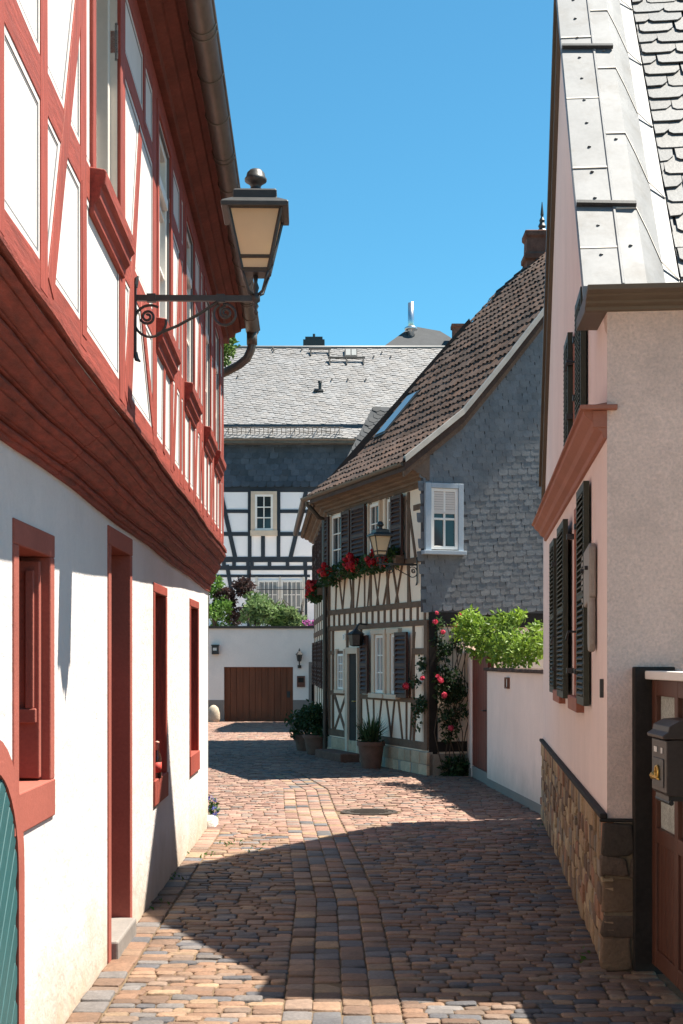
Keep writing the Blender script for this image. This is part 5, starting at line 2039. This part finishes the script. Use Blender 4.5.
def pot_plant(name, c, r, h, label, spiky, group='terracotta pot plants by the cream house'):
    root = thing(name, label, 'potted plant', c, group)
    s = MB()
    s.lathe(c, [(r * .72, 0), (r * .95, h * .84), (r * 1.05, h * .85), (r * 1.06, h), (r * .92, h), (r * .88, h * .9), (.01, h * .88)], 18)
    s.build('pot', M['terracotta'], root, smooth=True, auto=40)
    s = MB()
    top = Vector(c) + UZ * h
    if spiky:
        for _ in range(150):
            a = random.uniform(0, 6.283)
            l = random.uniform(.20, .42)
            sp = random.uniform(.15, .95)
            d = Vector((math.cos(a), math.sin(a), 0))
            p0 = top + d * random.uniform(0, r * .6)
            side = Vector((-d.y, d.x, 0)) * .011
            pts = [p0 + d * (l * sp * u) + UZ * (l * (1.25 * u - .85 * sp * u * u)) for u in (0, .35, .7, 1)]
            f = random.uniform(.5, 1.3)
            vv = []
            for i, p in enumerate(pts):
                w = (1, .95, .6, .1)[i]
                vv += [p - side * w, p + side * w]
            s.add(vv, [(0, 1, 3, 2), (2, 3, 5, 4), (4, 5, 7, 6)], 0, (.05 * f, .085 * f, .03 * f))
        clumps(s, [(top + UZ * .05, (r * .9, r * .9, .12))], 160, .06, (.015, .03, .01), (.05, .09, .03))
    else:
        cs = [(top + Vector((random.uniform(-.16, .16), random.uniform(-.12, .12), random.uniform(.02, .40))), (.17, .17, .15)) for _ in range(7)]
        clumps(s, cs, 1500, .06, (.012, .028, .010), (.05, .095, .03))
    s.build('foliage', M['leaf'], root, recalc=False)
    return root


pot_plant('potted_plant', (kx(371, 20.95), 20.95, 0), .20, .40, 'spiky green plant in a terracotta pot in front of the timbered wall', True)
pot_plant('potted_plant', (kx(317, 24.0), 24.0, 0), .23, .34, 'bushy dark plant in a pot beside the drainpipe of the cream house', False)
pot_plant('potted_plant', (kx(305, 25.3), 25.3, -.02), .20, .30, 'smaller bushy pot plant farthest along the cream house wall', False)

# climbing rose at the corner
rs = thing('climbing_rose', 'climbing rose with pink red blooms on the corner of the cream house', 'rose', TG.P(.45, 0, .1))
s = MB()
for k in range(9):
    t = .12 + k * .055
    path = [TG.P(t + .1, .0, .08)]
    for j in range(1, 8):
        path.append(TG.P(t + random.uniform(-.09, .09) + (j * .01), j * .30, .06 + random.uniform(0, .06)))
    s.tube(path, .007, 5)
s.build('stems', M['bark'], rs)
s = MB()
cs = []
for k in range(34):
    z = random.uniform(.55, 2.12)
    t = random.uniform(.05, .48) if z > 1.2 else random.uniform(.12, .45)
    cs.append((TG.P(t, z, .10), (.10, .06, .11)))
for k in range(9):
    cs.append((TF.P(random.uniform(-.05, .28), random.uniform(.65, 1.6), .10), (.06, .06, .10)))
clumps(s, cs, 1800, .055, (.010, .022, .009), (.045, .085, .028), 0, .7)
clumps(s, [(TG.P(.25 + .12 * k, .12, .16), (.12, .10, .14)) for k in range(3)], 300, .07, (.012, .028, .01), (.05, .10, .03))
s.build('foliage', M['leaf'], rs, recalc=False)
s = MB()
for (px, py, r) in ((435, 622, .045), (443, 632, .04), (455.5, 625, .045), (460, 614, .035), (437, 613, .03), (422, 678, .04), (437, 676, .035), (441, 680, .05), (444, 695, .055), (451, 728, .045)):
    s = MB()
    t, z = TG.at(px, py, .2)
    blossom(s, TG.P(t, z, .2), r * .82, (.72, .08, .14), 0, 22)
    s.build('bloom', M['petal'], rs, recalc=False)
t, z = TF.at(406, 686, .14)
s = MB()
blossom(s, TF.P(t, z, .14), .05, (.72, .06, .10), 0, 22)
s.build('bloom', M['petal'], rs, recalc=False)

# sunlit bush over the garden wall
bu = thing('wall_bush', 'bright green leafy bush spilling over the white garden wall', 'bush', (2.35, 17.0, 0))
s = MB()
for (a, b) in (((2.35, 17.3, 0), (1.95, 18.6, 2.0)), ((2.35, 17.2, 0), (2.3, 17.0, 1.9)), ((2.4, 16.8, 0), (2.3, 15.6, 1.75))):
    A, Bp = Vector(a), Vector(b)
    s.tube([A, A + (Bp - A) * .4 + Vector((.08, 0, .15)), A + (Bp - A) * .75 + Vector((-.05, .1, .05)), Bp], [.035, .028, .02, .01], 7)
s.tube([(2.2, 17.8, 1.2), (2.0, 17.6, 1.55), (1.98, 17.2, 1.58), (2.0, 16.7, 1.62)], .014, 6)
s.build('stems', M['bark'], bu)
s = MB()
cs = []
for (px, py, Y, r) in ((463, 630, 18.6, .16), (470, 622, 18.4, .17), (478, 632, 18.3, .20), (487, 640, 18.0, .20), (480, 648, 18.2, .18), (495, 628, 17.8, .17), (503, 622, 17.4, .15), (512, 620, 17.2, .13),
                       (498, 648, 17.4, .18), (508, 645, 17.0, .18), (518, 642, 16.6, .17), (526, 652, 16.2, .17), (530, 645, 16.2, .14), (515, 658, 16.6, .14), (540, 632, 15.6, .13), (541, 648, 15.4, .13), (537, 640, 16.6, .13), (500, 658, 17.2, .13), (470, 612, 18.6, .08), (520, 615, 17, .08)):
    cs.append((Vector((kx(px, Y), Y, kz(py, Y))), (r, r * 1.1, r * .85)))
clumps(s, cs, 4300, .062, (.05, .11, .016), (.27, .40, .05), 0, .55)
s.build('foliage', M['leaf'], bu, recalc=False)

# shrubs on the terrace above the garage
TG_ = kz(628, GY)
shr = [(214, 600, 47.2, .75, (.05, .12, .02), (.15, .28, .05), 'bright green shrub at the left end of the terrace'),
       (236, 605, 47.6, .70, (.035, .022, .022), (.085, .045, .04), 'purple leaved shrub on the terrace between green shrubs'),
       (256, 608, 47.0, .72, (.03, .07, .02), (.26, .38, .15), 'variegated pale green shrub in the middle of the terrace'),
       (277, 629, 47.2, .62, (.025, .06, .015), (.18, .30, .09), 'low dark green shrub on the terrace in front of the barred window'),
       (295, 632, 46.9, .46, (.03, .07, .02), (.26, .36, .15), 'pale edged shrub at the right end of the terrace')]
for (px, py, Y, r, lo, hi, lab) in shr:
    base = Vector((kx(px, Y), Y, TG_))
    root = thing('shrub', lab, 'shrub', base, 'shrubs on the terrace above the garage')
    s = MB()
    for k in range(4):
        s.tube([base, base + Vector((random.uniform(-.25, .25), random.uniform(-.2, .2), .5)), base + Vector((random.uniform(-.5, .5), random.uniform(-.3, .3), 1.0))], [.03, .02, .008], 5)
    s.build('stems', M['bark'], root)
    s = MB()
    cs = []
    hgt = max(.35, kz(py - 22, Y) - TG_)
    for k in range(8):
        cs.append((base + Vector((random.uniform(-.6, .6) * r, random.uniform(-.4, .4) * r, random.uniform(.1, .95) * hgt)), (r * .45, r * .4, r * .36)))
    clumps(s, cs, 1500, .13, lo, hi, 0, .6)
    s.build('foliage', M['leaf'], root, recalc=False)
s = MB()
px0 = Vector((kx(315, 46.5), 46.5, TG_))
pf = thing('pink_flowers', 'low pink flowering plant on the right end of the terrace wall', 'flowers', px0)
clumps(s, [(px0 + Vector((d, 0, .1)), (.2, .15, .12)) for d in (-.25, 0, .25)], 260, .08, (.03, .06, .02), (.08, .14, .05))
s.build('foliage', M['leaf'], pf, recalc=False)
s = MB()
for k in range(60):
    blossom(s, px0 + Vector((random.uniform(-.4, .4), -.1 + random.uniform(-.1, .05), .12 + random.uniform(-.06, .14))), .05, (.55, .16, .45), 0, 6)
s.build('blossoms', M['petal'], pf, recalc=False)

# tree behind the end of the left house
tr = thing('tree', 'leafy green tree showing behind the end of the red timbered house', 'tree', (-3.9, 33, gz(33)))
s = MB()
b0 = Vector((-3.9, 33, gz(33)))
s.tube([b0, b0 + Vector((.1, 0, 2.5)), b0 + Vector((.0, .1, 5)), b0 + Vector((.2, .1, 9.3))], [.22, .17, .12, .04], 8)
for k in range(7):
    a = k * .9
    s.tube([b0 + Vector((.05, 0, 5.4 + k * .4)), b0 + Vector((math.cos(a) * .6, math.sin(a) * .6, 6.8 + k * .3)), b0 + Vector((.3 + math.cos(a) * .8, math.sin(a) * .8, 8.4 + k * .15))], [.07, .05, .015], 6)
s.build('trunk', M['bark'], tr, smooth=True)
s = MB()
cs = []
for k in range(26):
    d = rnd_dir()
    cs.append((b0 + Vector((.35 + d.x * .75, d.y * .8, 9.15 + d.z * .55)), (.42, .42, .36)))
clumps(s, cs, 5200, .13, (.03, .07, .012), (.12, .20, .04), 0, .6)
s.build('crown', M['leaf'], tr, recalc=False)
